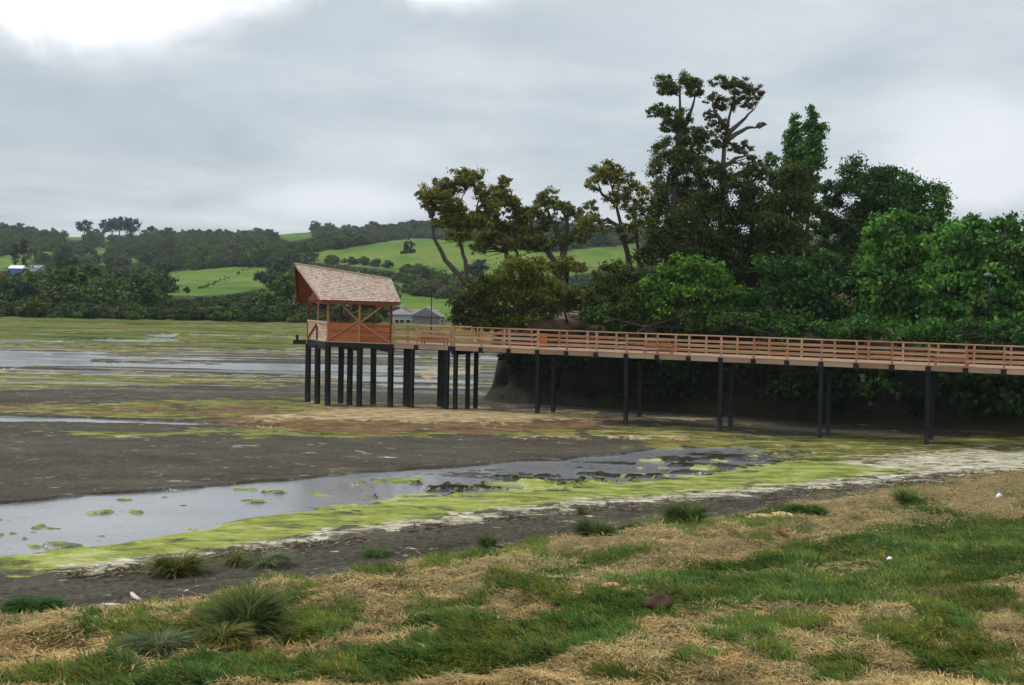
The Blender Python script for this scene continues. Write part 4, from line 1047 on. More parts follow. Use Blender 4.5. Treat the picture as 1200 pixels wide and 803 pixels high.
# ------------------------------------------------------------------ the trees of the headland
OL = ((.040, .035, .012), (.155, .122, .036)); OB = ((.022, .022, .010), (.075, .062, .022)); DG = ((.008, .014, .006), (.032, .042, .014))
BG = ((.018, .045, .010), (.075, .145, .028)); MGR = ((.014, .030, .008), (.050, .085, .018)); BR = ((.018, .016, .009), (.058, .044, .020)); PG = ((.022, .05, .014), (.075, .125, .038)); GG = ((.045, .042, .018), (.15, .13, .055))
air = dict(twigs=11, dens=.95, leaf=.15, spread=1.8, hollow=.15, sub=30, subr=.26, fill=2)
tree('leaning_tree', 'leaning open crowned tree with bare pinkish limbs at the left end of the bluff', 'tree', (566, 352), 86,
     [(520, 222, 22, 12), (545, 208, 22, 11), (505, 238, 14, 12), (560, 222, 13, 11), (530, 245, 20, 12), (552, 258, 18, 11), (515, 262, 10, 8), (540, 278, 17, 10), (565, 262, 14, 11), (494, 228, 8, 5), (578, 240, 12, 10), (530, 262, 14, 9)],
     trunk=[[(566, 352), (545, 330), (522, 305), (508, 278), (506, 250), (520, 226)], [(548, 333), (545, 305), (538, 280), (530, 255), (545, 225)], [(538, 280), (556, 255), (562, 232)], [(506, 255), (498, 236)]], r=.24, bark='bark', cols=OL, **air)
tree('windswept_tree', 'windswept tree between the leaning tree and the bare limbed tree on the bluff', 'tree', (600, 318), 89,
     [(585, 228, 14, 12), (575, 250, 15, 11), (600, 240, 14, 10), (588, 268, 18, 12), (608, 262, 15, 11), (570, 278, 14, 10), (598, 288, 16, 10), (616, 282, 12, 9), (590, 212, 9, 7), (560, 290, 12, 8), (622, 250, 10, 9)],
     trunk=[[(600, 318), (593, 295), (580, 262), (585, 232)], [(612, 315), (602, 288), (596, 262), (605, 240)], [(585, 275), (568, 258), (556, 240)]], r=.22, bark='bark', cols=OL, **air)
tree('bare_limbed_tree', 'twiggy half bare tree with a thick reddish trunk in the gap before the tall group', 'tree', (661, 318), 90,
     [(640, 228, 13, 8), (655, 240, 14, 10), (630, 248, 13, 10), (672, 250, 14, 11), (645, 262, 16, 10), (625, 272, 13, 10), (690, 262, 12, 11), (680, 280, 10, 9), (660, 280, 12, 9), (615, 290, 10, 8), (640, 288, 10, 8)],
     trunk=[[(661, 318), (661, 290), (666, 262), (655, 235)], [(655, 316), (640, 292), (625, 270), (618, 250)], [(661, 292), (648, 262), (636, 235)], [(663, 285), (680, 262), (690, 248)]], r=.33, bark='bark', cols=GG, twigs=14, dens=.62, leaf=.14, spread=1.8, hollow=.15, sub=30, subr=.24, fill=2)
tree('crooked_tree', 'dark crooked tree with layered foliage clumps left of the tallest trees', 'tree', (742, 330), 86,
     [(712, 198, 18, 9), (700, 212, 15, 11), (728, 212, 18, 12), (745, 228, 15, 13), (694, 242, 9, 7), (722, 236, 14, 11), (692, 262, 15, 9), (745, 252, 14, 14), (684, 276, 8, 6), (735, 272, 12, 12), (708, 268, 9, 6)],
     trunk=[[(742, 330), (736, 300), (728, 268), (722, 235), (712, 205)], [(750, 328), (748, 300), (745, 265), (742, 235)], [(729, 270), (712, 256), (700, 262)], [(724, 240), (706, 228), (700, 215)]], r=.24, cols=OL, twigs=6, dens=.95, leaf=.16, sub=22, subr=.32)
tree('tall_tree', 'tallest tree with a flat topped crown, left of the twin tops', 'tree', (790, 320), 88,
     [(795, 97, 22, 10), (812, 103, 14, 11), (782, 103, 13, 9), (775, 130, 12, 8), (792, 138, 16, 10), (765, 132, 7, 6), (800, 152, 14, 8), (782, 148, 10, 7),
      (788, 175, 22, 14), (778, 200, 20, 16), (805, 195, 20, 16), (790, 228, 24, 18), (775, 255, 18, 18), (812, 225, 18, 17), (800, 265, 22, 18), (782, 285, 20, 16)],
     trunk=[[(790, 320), (788, 260), (792, 200), (795, 150), (797, 102)], [(793, 165), (806, 140), (815, 110)], [(795, 150), (782, 138), (772, 132)]], r=.36, bark='bark', cols=((.022, .026, .010), (.075, .075, .022)), twigs=6, dens=.98, leaf=.16, sub=22, subr=.32)
tree('tall_tree', 'tall open tree with a spreading umbrella crown, right of the tallest tree', 'tree', (846, 320), 87,
     [(848, 96, 16, 7), (868, 102, 18, 9), (884, 110, 12, 9), (835, 118, 10, 9), (852, 122, 13, 8), (872, 120, 14, 7), (893, 147, 6, 4), (833, 135, 9, 7),
      (842, 150, 12, 10), (850, 165, 10, 8), (868, 172, 14, 9), (880, 190, 12, 9), (832, 165, 14, 12), (858, 215, 8, 10), (830, 190, 14, 12), (892, 205, 9, 7)],
     trunk=[[(846, 320), (845, 250), (847, 195), (850, 160), (856, 130), (862, 106)], [(851, 158), (870, 142), (886, 125)], [(850, 165), (876, 150), (894, 148)], [(847, 198), (862, 185), (878, 182)], [(850, 150), (838, 132), (835, 118)]], r=.26, bark='bark', cols=((.030, .026, .012), (.085, .066, .028)), twigs=9, dens=.85, leaf=.15, sub=26, subr=.26)
tree('ivy_clad_tree', 'dense dark tree mass filling in below the two tallest crowns', 'tree', (822, 325), 84.5,
     [(818, 165, 13, 16), (800, 180, 10, 14), (835, 215, 22, 18), (815, 250, 22, 20), (840, 255, 22, 20), (828, 285, 24, 18), (790, 300, 24, 18), (768, 275, 12, 18), (850, 290, 20, 16), (760, 300, 12, 14), (770, 235, 9, 18)],
     r=.35, cols=((.012, .017, .006), (.056, .056, .016)), dens=1.1, leaf=.21)
tree('cypress', 'dark brownish cypress between the umbrella crowned tree and the poplars', 'tree', (880, 330), 86,
     [(882, 212, 14, 14), (868, 235, 20, 18), (895, 240, 20, 20), (875, 270, 26, 20), (900, 285, 24, 20), (862, 295, 22, 18), (885, 318, 26, 16), (855, 320, 20, 14)],
     r=.35, cols=((.013, .017, .006), (.050, .050, .016)), dens=1.15, leaf=.21)
tree('cypress', 'bronze tinted cypress standing right in front of the poplars', 'tree', (925, 335), 84,
     [(918, 205, 16, 12), (935, 208, 16, 13), (925, 235, 24, 18), (945, 250, 14, 16), (915, 265, 24, 18), (940, 285, 22, 18), (920, 305, 26, 18), (955, 310, 16, 16)],
     r=.35, cols=((.020, .023, .009), (.060, .058, .019)), dens=1.1, leaf=.21)
def spire(px, y0, y1, wmax, lean, n=11):
    out = []
    for k in range(n):
        t = k / (n - 1); w_ = wmax * (math.sin(math.pi * min(1, .12 + t * .8)) ** .7) * (1 if t > .08 else .5)
        out.append((px + lean * (1 - t) + random.uniform(-1, 1) * 2, y0 + (y1 - y0) * t, max(3.5, w_ * random.uniform(.75, 1.05)), (y1 - y0) / n * .95))
    return out
tree('poplar', 'right hand poplar spire, the taller of the two pointed tops', 'tree', (946, 300), 96, spire(946, 131, 245, 13, 6, 18), r=.16, cols=((.018, .038, .012), (.055, .095, .03)), dens=1.0, leaf=.25, twigs=2, depth=1, subr=.6)
tree('poplar', 'left hand poplar spire, the shorter of the two pointed tops', 'tree', (924, 300), 97, spire(925, 140, 240, 11, 8, 16) + [(904, 186, 5, 8), (900, 200, 6, 8), (908, 212, 8, 9), (936, 190, 9, 12), (935, 210, 12, 12)], r=.15, cols=((.018, .038, .012), (.055, .095, .03)), dens=1.0, leaf=.25, twigs=2, depth=1, subr=.6)
tree('round_tree', 'dark round headed tree right of the poplars with paler tufted top', 'tree', (1015, 330), 90,
     [(1020, 200, 22, 15), (990, 212, 15, 13), (1040, 210, 14, 12), (975, 225, 12, 12), (1005, 225, 22, 16), (1035, 232, 22, 16), (980, 248, 18, 16), (1010, 258, 26, 18), (1045, 255, 20, 16), (985, 280, 22, 18), (1020, 290, 26, 18), (965, 262, 12, 14), (968, 295, 16, 16)],
     r=.4, cols=((.012, .022, .009), (.040, .058, .020)), dens=1.05, leaf=.23)
tree('round_tree', 'green domed tree behind the large leaved trees on the right', 'tree', (1080, 330), 93,
     [(1070, 222, 20, 13), (1055, 212, 14, 9), (1090, 232, 18, 13), (1105, 248, 12, 12), (1060, 245, 20, 15), (1085, 258, 22, 15), (1110, 268, 10, 12), (1060, 275, 24, 16)],
     r=.4, cols=((.014, .034, .008), (.050, .098, .018)), dens=1.05, leaf=.23)
BL = dict(leaf=.29, asp=.72, dens=1.1, jitter=.75, sub=14, subr=.42)
tree('broadleaf_tree', 'bright green large leaved tree left of the other large leaved trees', 'tree', (1048, 385), 77.5,
     [(1045, 262, 20, 14), (1025, 275, 14, 12), (1070, 268, 18, 14), (1040, 295, 26, 20), (1075, 300, 22, 20), (1020, 305, 16, 16), (1050, 335, 28, 22), (1025, 348, 20, 20), (1078, 345, 22, 22), (1045, 375, 28, 16), (1085, 380, 18, 14)],
     r=.3, cols=((.018, .042, .010), (.075, .128, .030)), **BL)
tree('broadleaf_tree', 'large leaved tree with glossy clusters in front of the half hidden lamp post', 'tree', (1120, 390), 75.5,
     [(1125, 268, 20, 15), (1100, 280, 16, 14), (1145, 275, 14, 14), (1110, 305, 24, 18), (1140, 310, 20, 18), (1095, 330, 18, 18), (1125, 342, 26, 20), (1100, 368, 22, 16), (1140, 372, 20, 16), (1115, 395, 24, 12)],
     r=.3, cols=((.022, .050, .014), (.082, .145, .040)), **BL)
tree('broadleaf_tree', 'large leaved tree cut off by the right edge of the picture', 'tree', (1190, 392), 74,
     [(1178, 268, 18, 14), (1200, 272, 20, 16), (1165, 285, 14, 14), (1185, 305, 22, 20), (1215, 310, 22, 22), (1170, 335, 16, 20), (1195, 345, 24, 22), (1175, 375, 20, 16), (1205, 380, 26, 16), (1240, 290, 26, 26), (1245, 350, 28, 34)],
     r=.3, cols=((.018, .040, .012), (.072, .120, .036)), **BL)
tree('shrub', 'dark green shrubs massed below the cypresses behind the railing', 'shrub', (940, 390), 79,
     [(895, 320, 18, 15), (930, 322, 22, 16), (965, 318, 22, 16), (905, 350, 22, 18), (945, 350, 26, 18), (985, 345, 20, 20), (915, 378, 24, 14), (955, 378, 26, 14), (995, 375, 18, 16), (1000, 320, 14, 14)],
     r=.2, cols=((.012, .028, .009), (.036, .066, .020)), dens=1.1, leaf=.3)
tree('shrub', 'leafy mid green bush in the middle behind the boardwalk with yellowish leaf tips', 'shrub', (820, 388), 80,
     [(800, 312, 16, 14), (828, 320, 20, 15), (780, 325, 16, 13), (850, 335, 18, 16), (800, 345, 22, 16), (830, 352, 24, 18), (865, 360, 16, 18), (780, 355, 18, 14), (810, 378, 22, 12), (850, 380, 20, 12), (760, 340, 12, 12)],
     r=.15, cols=((.018, .036, .008), (.075, .115, .022)), dens=1.1, leaf=.3)
tree('shrub', 'yellowish olive rounded bush at the left end of the bluff', 'shrub', (610, 378), 83.5,
     [(612, 312, 20, 12), (590, 325, 18, 14), (632, 320, 18, 13), (605, 340, 24, 16), (640, 340, 16, 15), (582, 350, 16, 16), (615, 360, 22, 12), (595, 368, 16, 10), (600, 376, 14, 8), (618, 374, 12, 8), (585, 378, 12, 7)],
     r=.15, cols=((.040, .040, .010), (.135, .120, .026)), dens=1.15, leaf=.2)
tree('shrub', 'dark brown green bush overhanging the left cliff edge', 'shrub', (560, 382), 83,
     [(552, 345, 14, 12), (570, 335, 12, 10), (545, 362, 13, 14), (562, 365, 16, 14), (540, 374, 10, 8), (578, 372, 12, 8), (552, 380, 10, 6), (568, 380, 12, 6), (536, 366, 8, 8), (582, 382, 10, 6)],
     r=.12, cols=((.018, .020, .008), (.062, .056, .018)), dens=1.15, leaf=.2)
tree('shrub', 'scrubby brown bush between the bare rock patch and the crooked tree', 'shrub', (720, 382), 81.5,
     [(708, 325, 12, 11), (725, 320, 14, 12), (745, 328, 14, 13), (700, 348, 14, 14), (722, 345, 16, 14), (745, 352, 16, 14), (712, 370, 14, 10), (735, 374, 18, 10), (765, 368, 14, 14)],
     r=.12, cols=((.022, .024, .009), (.075, .070, .022)), dens=1.1, leaf=.22)
tree('shrub', 'small dark bush under the bare limbed tree beside the yellow grass', 'shrub', (665, 322), 86,
     [(660, 310, 12, 8), (676, 314, 9, 6), (648, 314, 8, 6)], r=.08, cols=OL, dens=1.1, leaf=.2)
tree('shrub', 'reddish brown dry bush above the bare rock patch', 'shrub', (665, 368), 83,
     [(650, 358, 14, 9), (680, 352, 14, 11), (668, 345, 12, 8), (692, 366, 10, 10), (640, 368, 8, 8)], r=.08, cols=((.03, .022, .010), (.09, .06, .022)), dens=1.0, leaf=.2)
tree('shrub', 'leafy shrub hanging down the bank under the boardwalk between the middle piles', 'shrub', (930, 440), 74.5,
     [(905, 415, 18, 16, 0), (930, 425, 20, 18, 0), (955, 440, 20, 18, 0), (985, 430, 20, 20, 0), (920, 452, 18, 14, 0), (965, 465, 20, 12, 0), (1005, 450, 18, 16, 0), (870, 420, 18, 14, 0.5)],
     r=.1, cols=((.006, .014, .004), (.020, .036, .010)), dens=1.0, leaf=.32)  # leaves darkened: shade under the deck is put into their colour
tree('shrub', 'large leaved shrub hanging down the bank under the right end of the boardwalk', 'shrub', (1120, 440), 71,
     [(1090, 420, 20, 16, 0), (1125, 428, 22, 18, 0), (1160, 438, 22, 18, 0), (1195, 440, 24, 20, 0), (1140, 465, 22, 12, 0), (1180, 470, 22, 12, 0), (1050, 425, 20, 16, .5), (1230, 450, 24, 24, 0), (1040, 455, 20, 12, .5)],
     r=.1, cols=((.008, .017, .006), (.025, .045, .014)), dens=1.0, leaf=.42, asp=.72)  # leaf colour carries the under-deck shade here too
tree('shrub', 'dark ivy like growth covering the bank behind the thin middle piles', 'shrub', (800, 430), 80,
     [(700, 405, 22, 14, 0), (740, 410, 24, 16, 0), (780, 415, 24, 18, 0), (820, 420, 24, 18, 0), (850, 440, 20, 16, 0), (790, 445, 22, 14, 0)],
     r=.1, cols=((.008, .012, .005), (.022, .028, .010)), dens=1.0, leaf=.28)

tree('thicket', 'dark understorey filling the gap between the cypresses and the large leaved trees', 'thicket', (1000, 385), 88,
     [(880, 335, 26, 22), (920, 345, 28, 24), (960, 340, 28, 24), (1000, 335, 28, 24), (900, 375, 28, 20), (950, 375, 30, 20), (1000, 370, 28, 22), (985, 305, 18, 16), (840, 350, 24, 22), (845, 320, 18, 16)],
     r=.15, cols=((.010, .020, .007), (.030, .048, .014)), dens=1.15, leaf=.32)
tree('thicket', 'deep green thicket behind the large leaved trees at the right edge', 'thicket', (1120, 385), 84,
     [(1040, 300, 26, 24), (1080, 320, 28, 26), (1120, 300, 28, 26), (1160, 310, 28, 26), (1200, 310, 28, 26), (1060, 360, 30, 26), (1110, 360, 30, 26), (1160, 360, 30, 26), (1210, 360, 30, 26), (1150, 275, 22, 14), (1250, 320, 30, 34)],
     r=.15, cols=((.010, .024, .007), (.032, .058, .014)), dens=1.15, leaf=.36)
def lineY(px, v, z=4.5):
    O = K + N * v; return float((O + D * t_at_px(O, D, px, z))[1])
def verge(lab, xa, xb, n, y0, y1, v, rx, ry, cols, leaf):
    Yc = lineY((xa + xb) / 2, v)
    tree('shrub', lab, 'shrub', ((xa + xb) / 2, (y0 + y1) / 2 + 14), Yc,
         [(xa + (xb - xa) * j / (n - 1), y0 + (y1 - y0) * j / (n - 1) + random.uniform(-5, 4), rx * random.uniform(.8, 1.3), ry * random.uniform(.8, 1.4), lineY(xa + (xb - xa) * j / (n - 1), v) - Yc + random.uniform(-.6, .8)) for j in range(n)],
         r=.08, cols=cols, dens=1.1, leaf=leaf)
verge('low green growth along the far side of the boardwalk at the right', 1000, 1230, 13, 386, 398, W + 4.2, 15, 12, ((.014, .034, .008), (.046, .09, .02)), .22)
verge('low dark growth along the far side of the boardwalk before the cypresses', 850, 1000, 9, 380, 388, W + 4.4, 14, 12, ((.014, .030, .008), (.044, .075, .02)), .24)
verge('low leafy growth along the far side of the boardwalk under the tallest trees', 700, 850, 9, 370, 380, W + 4.8, 14, 11, ((.018, .030, .008), (.060, .075, .02)), .22)
tree('thicket', 'dark scrub under the tallest trees behind the leafy bush', 'thicket', (790, 385), 86,
     [(720, 350, 22, 20), (760, 345, 24, 22), (800, 340, 24, 22), (835, 345, 22, 22), (740, 378, 24, 14), (790, 375, 24, 16), (830, 375, 24, 16), (690, 370, 18, 14)],
     r=.15, cols=((.010, .014, .006), (.034, .038, .013)), dens=1.1, leaf=.3)
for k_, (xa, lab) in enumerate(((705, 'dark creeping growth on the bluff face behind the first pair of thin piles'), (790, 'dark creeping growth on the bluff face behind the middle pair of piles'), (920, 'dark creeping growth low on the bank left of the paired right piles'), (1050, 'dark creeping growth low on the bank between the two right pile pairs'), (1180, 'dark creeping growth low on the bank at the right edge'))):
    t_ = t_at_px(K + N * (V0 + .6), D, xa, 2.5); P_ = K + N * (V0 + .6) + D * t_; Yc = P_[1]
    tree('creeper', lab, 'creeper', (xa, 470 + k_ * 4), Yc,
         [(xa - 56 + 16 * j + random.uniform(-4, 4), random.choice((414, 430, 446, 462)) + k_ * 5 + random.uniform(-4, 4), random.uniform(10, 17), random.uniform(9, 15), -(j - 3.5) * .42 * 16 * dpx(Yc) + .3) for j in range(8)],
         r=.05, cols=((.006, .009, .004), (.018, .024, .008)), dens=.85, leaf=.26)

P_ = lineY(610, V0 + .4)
tree('creeper', 'dark leaf clumps added to shade the left corner of the bluff behind the clustered piles', 'creeper', (610, 430), P_,
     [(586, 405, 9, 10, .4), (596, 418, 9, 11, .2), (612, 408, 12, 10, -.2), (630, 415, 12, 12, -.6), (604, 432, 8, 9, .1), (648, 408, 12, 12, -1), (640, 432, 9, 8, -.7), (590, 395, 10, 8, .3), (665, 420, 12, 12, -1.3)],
     r=.05, cols=((.006, .009, .004), (.018, .024, .008)), dens=.9, leaf=.2)  # clumps added to deepen the shade on the bluff corner

# ------------------------------------------------------------------ grass
def blades(P, az, lean, L, wd, col, curl=.5):
    n = len(P); h = np.column_stack([np.cos(az), np.sin(az), np.zeros(n)])
    sd = np.column_stack([-np.sin(az + rng.normal(0, .6, n)), np.cos(az), np.zeros(n)]) * (wd / 2)[:, None]
    m1 = P + h * (L * .5 * np.sin(lean))[:, None]; m1[:, 2] += L * .5 * np.cos(lean)
    l2 = np.minimum(lean + curl, 1.75)
    t1 = m1 + h * (L * .5 * np.sin(l2))[:, None]; t1[:, 2] += L * .5 * np.cos(l2)
    V = np.stack([P, m1 + sd, t1, m1 - sd], 1).reshape(-1, 3)
    return V, np.repeat(col, 4, 0)
def sample_px(n, x0=-60, x1=1260, y0=540, y1=880):
    """random points on the near bank, evenly spread over the ground"""
    Yv = 1 / rng.uniform(1 / 60., 1 / 20., n)      # denser close by
    Xv = (rng.uniform(x0, x1, n) - 600) / F * Yv
    return Xv, Yv
X, Y = sample_px(660000, -230, 1420)
gmask = gm('grass', X, Y); k = gmask + rng.normal(0, .12, len(X)) > .55; X, Y = X[k], Y[k]
grn = gm('green', X, Y); cl = fbm(X * 1.1, Y * 1.1, 3); cl2 = fbm(X * .45 + 50, Y * .8, 4); cl3 = fbm(X * 3 + 5, Y * 3, 2)
isg = (grn * .9 + .08 + (cl - .5) * 1.9 + (cl2 - .5) * 1.6 + (cl3 - .5) * .35 + rng.normal(0, .10, len(X))) > .50
bare = (fbm(X * .5 + 80, Y * .9 + 3, 4) > .66) & ~isg & (rng.random(len(X)) < .75)
X, Y, isg, cl, cl2, cl3 = (a[~bare] for a in (X, Y, isg, cl, cl2, cl3))
n = len(X); Zg = gz(X, Y) - .02
P = np.column_stack([X, Y, Zg])
flow = 3.0 + 2.4 * (fbm(X * .35, Y * .35 + 9, 3) - .5) * 2
az = np.where(isg, flow + rng.normal(0, .7, n), flow + rng.normal(0, 1.1, n))
lean = np.where(isg, np.clip(rng.normal(.85, .3, n), .1, 1.4), np.clip(rng.normal(1.3, .22, n), .5, 1.6))
L = np.where(isg, .13 + .30 * cl3 * cl * 1.6, .16 + .2 * rng.random(n)) * rng.uniform(.7, 1.3, n)
wd = np.where(isg, .020, .018) * rng.uniform(.7, 1.5, n)
t = np.clip(rng.normal(.5, .25, n) + (cl - .5) * 1.2, 0, 1)[:, None]
gcol = np.array((.030, .080, .015)) * (1 - t) + np.array((.165, .265, .050)) * t
yel = (cl2 > .56)[:, None] & (rng.random(n) < .5)[:, None]
gcol = np.where(yel, gcol * np.array((1.9, 1.15, 1.0)), gcol)
s1 = np.array((.38, .275, .115)); s2 = np.array((.68, .52, .25)); s3 = np.array((.26, .12, .055))
scol = s1 * (1 - t) + s2 * t
rd = (fbm(X * .7 + 20, Y * .9, 3) > .55)[:, None] & (rng.random(n) < .6)[:, None]
scol = np.where(rd, scol * .55 + s3 * .45, scol)
mixg = (rng.random(n) < .13)[:, None]
scol = np.where(mixg, np.array((.09, .12, .03)), scol)
col = np.where(isg[:, None], np.where((rng.random(n) < .05)[:, None], s1, gcol), scol)
V, C = blades(P, az, lean, L, wd, col, .55)
o = link('bank_grass', np_mesh('bank_grass', V, np.arange(len(V)).reshape(-1, 4), col=C), M['grassblade'])
tag(o, 'flattened straw coloured and green grass covering the near bank', 'grass', kind='stuff')

def tussock(px, py, wpx, hpx, label, cols, n=1500, lean0=0., azb=None, group='rush tussocks along the near bank'):
    b_ = on_z(px, py, .35); zz = float(gz(b_[0], b_[1]))
    b_ = on_z(px, py, zz); s_ = b_[1] / F; w_ = wpx * s_ * .85; h = hpx * s_ * .9
    root_r = w_ * .30
    a = rng.uniform(0, 6.283, n); r_ = np.sqrt(rng.random(n)) * root_r
    X = np.cos(a) * r_; Y = np.sin(a) * r_ * .9
    P = np.column_stack([X, Y, np.full(n, -.03)])
    out = a if azb is None else np.where(rng.random(n) < .65, azb + rng.normal(0, .5, n), a)
    lean = np.clip(np.abs(rng.normal(.35, .28, n)) + lean0 + .4 * r_ / root_r, 0, 1.3)
    L = h * 1.2 * rng.beta(2.2, 1.8, n) * 1.25 + .05; a0 = rng.uniform(0, 6.28); L *= 1 + .3 * np.sin(a * 2 + a0) * r_ / root_r
    t = rng.random((n, 1)); col = np.array(cols[0]) * (1 - t) + np.array(cols[1]) * t
    V, C = blades(P, out + rng.normal(0, .4, n), lean, L, np.full(n, .018) * rng.uniform(.8, 1.5, n), col, .7)
    o = link('rush_tussock', np_mesh('rush_tussock', V, np.arange(len(V)).reshape(-1, 4), col=C), M['grassblade'])
    o.location = (b_[0], b_[1], zz); tag(o, label, 'tussock', group)
RG = ((.04, .075, .022), (.16, .21, .06)); RO = ((.07, .09, .02), (.26, .25, .06)); RS = ((.07, .10, .045), (.26, .29, .14))
tussock(185, 762, 66, 34, 'low grey green drooping rush mound, lowest tussock on the left', RS, 2600, .35)
tussock(291, 742, 52, 60, 'tallest dark green rush tussock, leaning right', RG, 3000, 0., 1.2)
tussock(262, 750, 40, 30, 'sprawling brownish tussock at the left foot of the tallest one', RO, 1600, .3)
tussock(207, 672, 44, 34, 'yellow green tussock on the mud strip, leftmost along the shore', RO, 1900, .1)
tussock(312, 662, 50, 26, 'blue green rush tussock blown to the right beside the mud strip', RS, 1700, .35, .1)
tussock(278, 660, 22, 18, 'small yellowish tussock between two larger shore tussocks on the left', RO, 700, .2)
tussock(697, 628, 54, 24, 'wide dark rush tussock at the mud edge near the centre', RG, 2200, .1)
tussock(803, 612, 54, 32, 'broad dark rush tussock right of the centre at the edge of the algae', RG, 2400, .1)
tussock(572, 641, 18, 20, 'slim upright rush tuft on the mud strip left of the centre', RG, 500, 0.)
tussock(683, 602, 10, 15, 'thin single sprig standing on the foam line above the wide central tussock', RG, 120, 0.)
tussock(906, 628, 28, 16, 'small reddish dry tussock right of the pale seaweed heap', ((.14, .07, .04), (.3, .18, .1)), 700, .3)
tussock(1062, 590, 22, 22, 'small bright green tuft on the right shore edge', ((.03, .07, .015), (.09, .16, .03)), 700, .1)
tussock(440, 650, 46, 11, 'flat green clump on the mud strip left of the slim tuft', ((.03, .08, .015), (.09, .17, .03)), 1000, .4)
tussock(565, 655, 56, 16, 'bright green wedge of grass at the foot of the slim rush tuft', ((.03, .08, .015), (.09, .17, .03)), 1800, .3)
tussock(945, 600, 50, 15, 'rounded bright green grass clump beside the pale seaweed heap', ((.03, .08, .015), (.09, .17, .03)), 1800, .3)
tussock(740, 622, 46, 13, 'low green clump to the right of the wide central tussock', ((.03, .07, .015), (.09, .15, .03)), 1200, .3)
tussock(40, 712, 80, 18, 'bright green grass clump on the mud strip at the left edge', ((.025, .08, .012), (.07, .17, .025)), 2600, .3)

nW = 9000
wpx = rng.uniform(-60, 1260, nW); wpy = np.interp(wpx, *zip(*ALG_B)) + np.where(rng.random(nW) < .6, 7, 12) + rng.normal(0, 2.6, nW) + 5 * (fbm(wpx * .02, wpx * 0, 3) - .5)
dd = fwd[None] * F + (wpx - 600)[:, None] * rgt - (wpy - 401.5)[:, None] * upv
tt_ = (.12 - CZ) / dd[:, 2]; WP_ = C0 + dd * tt_[:, None]; WP_[:, 2] = gz(WP_[:, 0], WP_[:, 1]) + .01
kk = fbm(WP_[:, 0] * .8, WP_[:, 1] * .8, 3) > .46; WP_ = WP_[kk]; nW = len(WP_)
tW = rng.random((nW, 1)); cW = np.where(rng.random((nW, 1)) < .72, np.array((.022, .016, .010)) * (1 - tW) + np.array((.07, .045, .025)) * tW, np.array((.36, .29, .18)))
V, C = blades(WP_, rng.normal(.25, .8, nW), np.clip(rng.normal(1.4, .15, nW), .8, 1.6), rng.uniform(.06, .34, nW), rng.uniform(.02, .05, nW), cW, .1)
tag(link('wrack_line', np_mesh('wrack_line', V, np.arange(len(V)).reshape(-1, 4), col=C), M['grassblade']), 'dark strings of stranded seaweed and twigs along the high tide line', 'seaweed', kind='stuff')

# ------------------------------------------------------------------ small finds on the bank
def lump(name, px, py, sx_, sy_, sz_, m, label, cat, seed, lift=.4):
    b_ = on_z(px, py, .4); zz = float(gz(b_[0], b_[1])); b_ = on_z(px, py, zz + .05); zz = float(gz(b_[0], b_[1]))
    me = rock_mesh(seed, 3); o = link(name, me, m); o.location = (b_[0], b_[1], zz + sz_ * lift + (.10 if py > 600 and name != 'driftwood' else 0)); o.scale = (sx_, sy_, sz_); o.rotation_euler = (0, 0, seed * .7)
    me.polygons.foreach_set('use_smooth', [True] * len(me.polygons))
    tag(o, label, cat); return o
lump('earth_clod', 771, 720, .34, .26, .26, M['clay'], 'dark brown overturned earth clod in the grass right of centre', 'clod', 3)
lump('clay_fragment', 716, 694, .22, .13, .07, M['terracotta'], 'pinkish broken clay piece, left one of the two in the green grass', 'clay piece', 5)
lump('clay_fragment', 733, 698, .12, .10, .07, M['terracotta'], 'small pinkish clay piece, right one of the two in the green grass', 'clay piece', 6)
lump('seaweed_heap', 918, 609, .42, .3, .14, M['cream'], 'pale orange seaweed heap on the mud beside the rounded green clump', 'seaweed', 8)
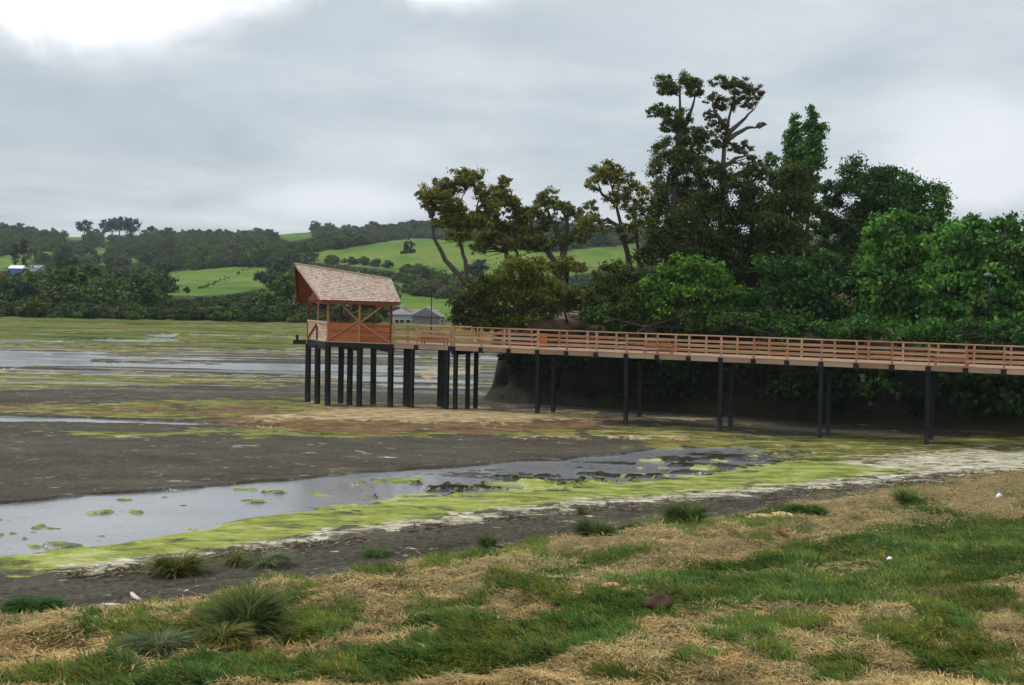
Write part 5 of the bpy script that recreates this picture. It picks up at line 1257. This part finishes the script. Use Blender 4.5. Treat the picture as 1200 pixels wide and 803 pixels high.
lump('seaweed_heap', 893, 609, .5, .22, .10, M['cream'], 'flat pale seaweed heap left of the larger orange one', 'seaweed', 9)
lump('shell', 1042, 664, .09, .07, .06, M['white'], 'small white shell lying in the green grass at the right', 'shell', 11)
lump('driftwood', 158, 698, .38, .06, .05, M['driftwood'], 'bleached driftwood stick lying on the mud strip at the left', 'driftwood', 12)
for px, py, Yr, sx_, sz_, lab in ((652, 379, 83.0, 1.5, .75, 'bare pale rock outcrop above the railing, left one of the two'), (673, 377, 83.6, 1.1, .6, 'bare pale rock outcrop above the railing, right one of the two')):
    P = at_Y(px, py, lineY(px, 10.6)); o = link('rock_outcrop', rock_mesh(int(px), 3), M['palerock']); o.location = tuple(P); o.scale = (sx_, 1.0, sz_)
    tag(o, lab, 'rock')
b_ = on_z(1171, 585, .3); zz = float(gz(b_[0], b_[1])); r_ = empty('plastic_jug', (b_[0], b_[1], zz)); tag(r_, 'white plastic jug lying on the grass near the right edge', 'jug')
q = root_mb(r_); q.tube([(b_[0], b_[1], zz - .02), (b_[0], b_[1], zz + .02), (b_[0], b_[1], zz + .18), (b_[0] + .01, b_[1], zz + .24), (b_[0] + .01, b_[1], zz + .27)], [.08, .11, .11, .05, .035], 10); q.build('body', M['white'], r_, True)
q = root_mb(r_); q.tube([(b_[0] + .01, b_[1], zz + .272), (b_[0] + .01, b_[1], zz + .30)], [.04, .04], 8); q.build('cap', M['tarp'], r_)

# ------------------------------------------------------------------ air
q = MB(); q.hexa([(-1450, -12, -3.4), (1450, -12, -3.4), (1450, 1420, -3.4), (-1450, 1420, -3.4)], [(-1450, -12, 95), (1450, -12, 95), (1450, 1420, 95), (-1450, 1420, 95)])
mh = bpy.data.materials.new('haze'); mh.use_nodes = True; nt = NT(mh.node_tree); nt.n.remove(nt.n['Principled BSDF'])
pv = nt.new('ShaderNodeVolumePrincipled'); pv.inputs['Color'].default_value = (.86, .92, 1, 1); pv.inputs['Density'].default_value = .00011
nt.l.new(pv.outputs[0], nt.n['Material Output'].inputs['Volume'])
tag(q.build('haze', mh), kind='stuff')
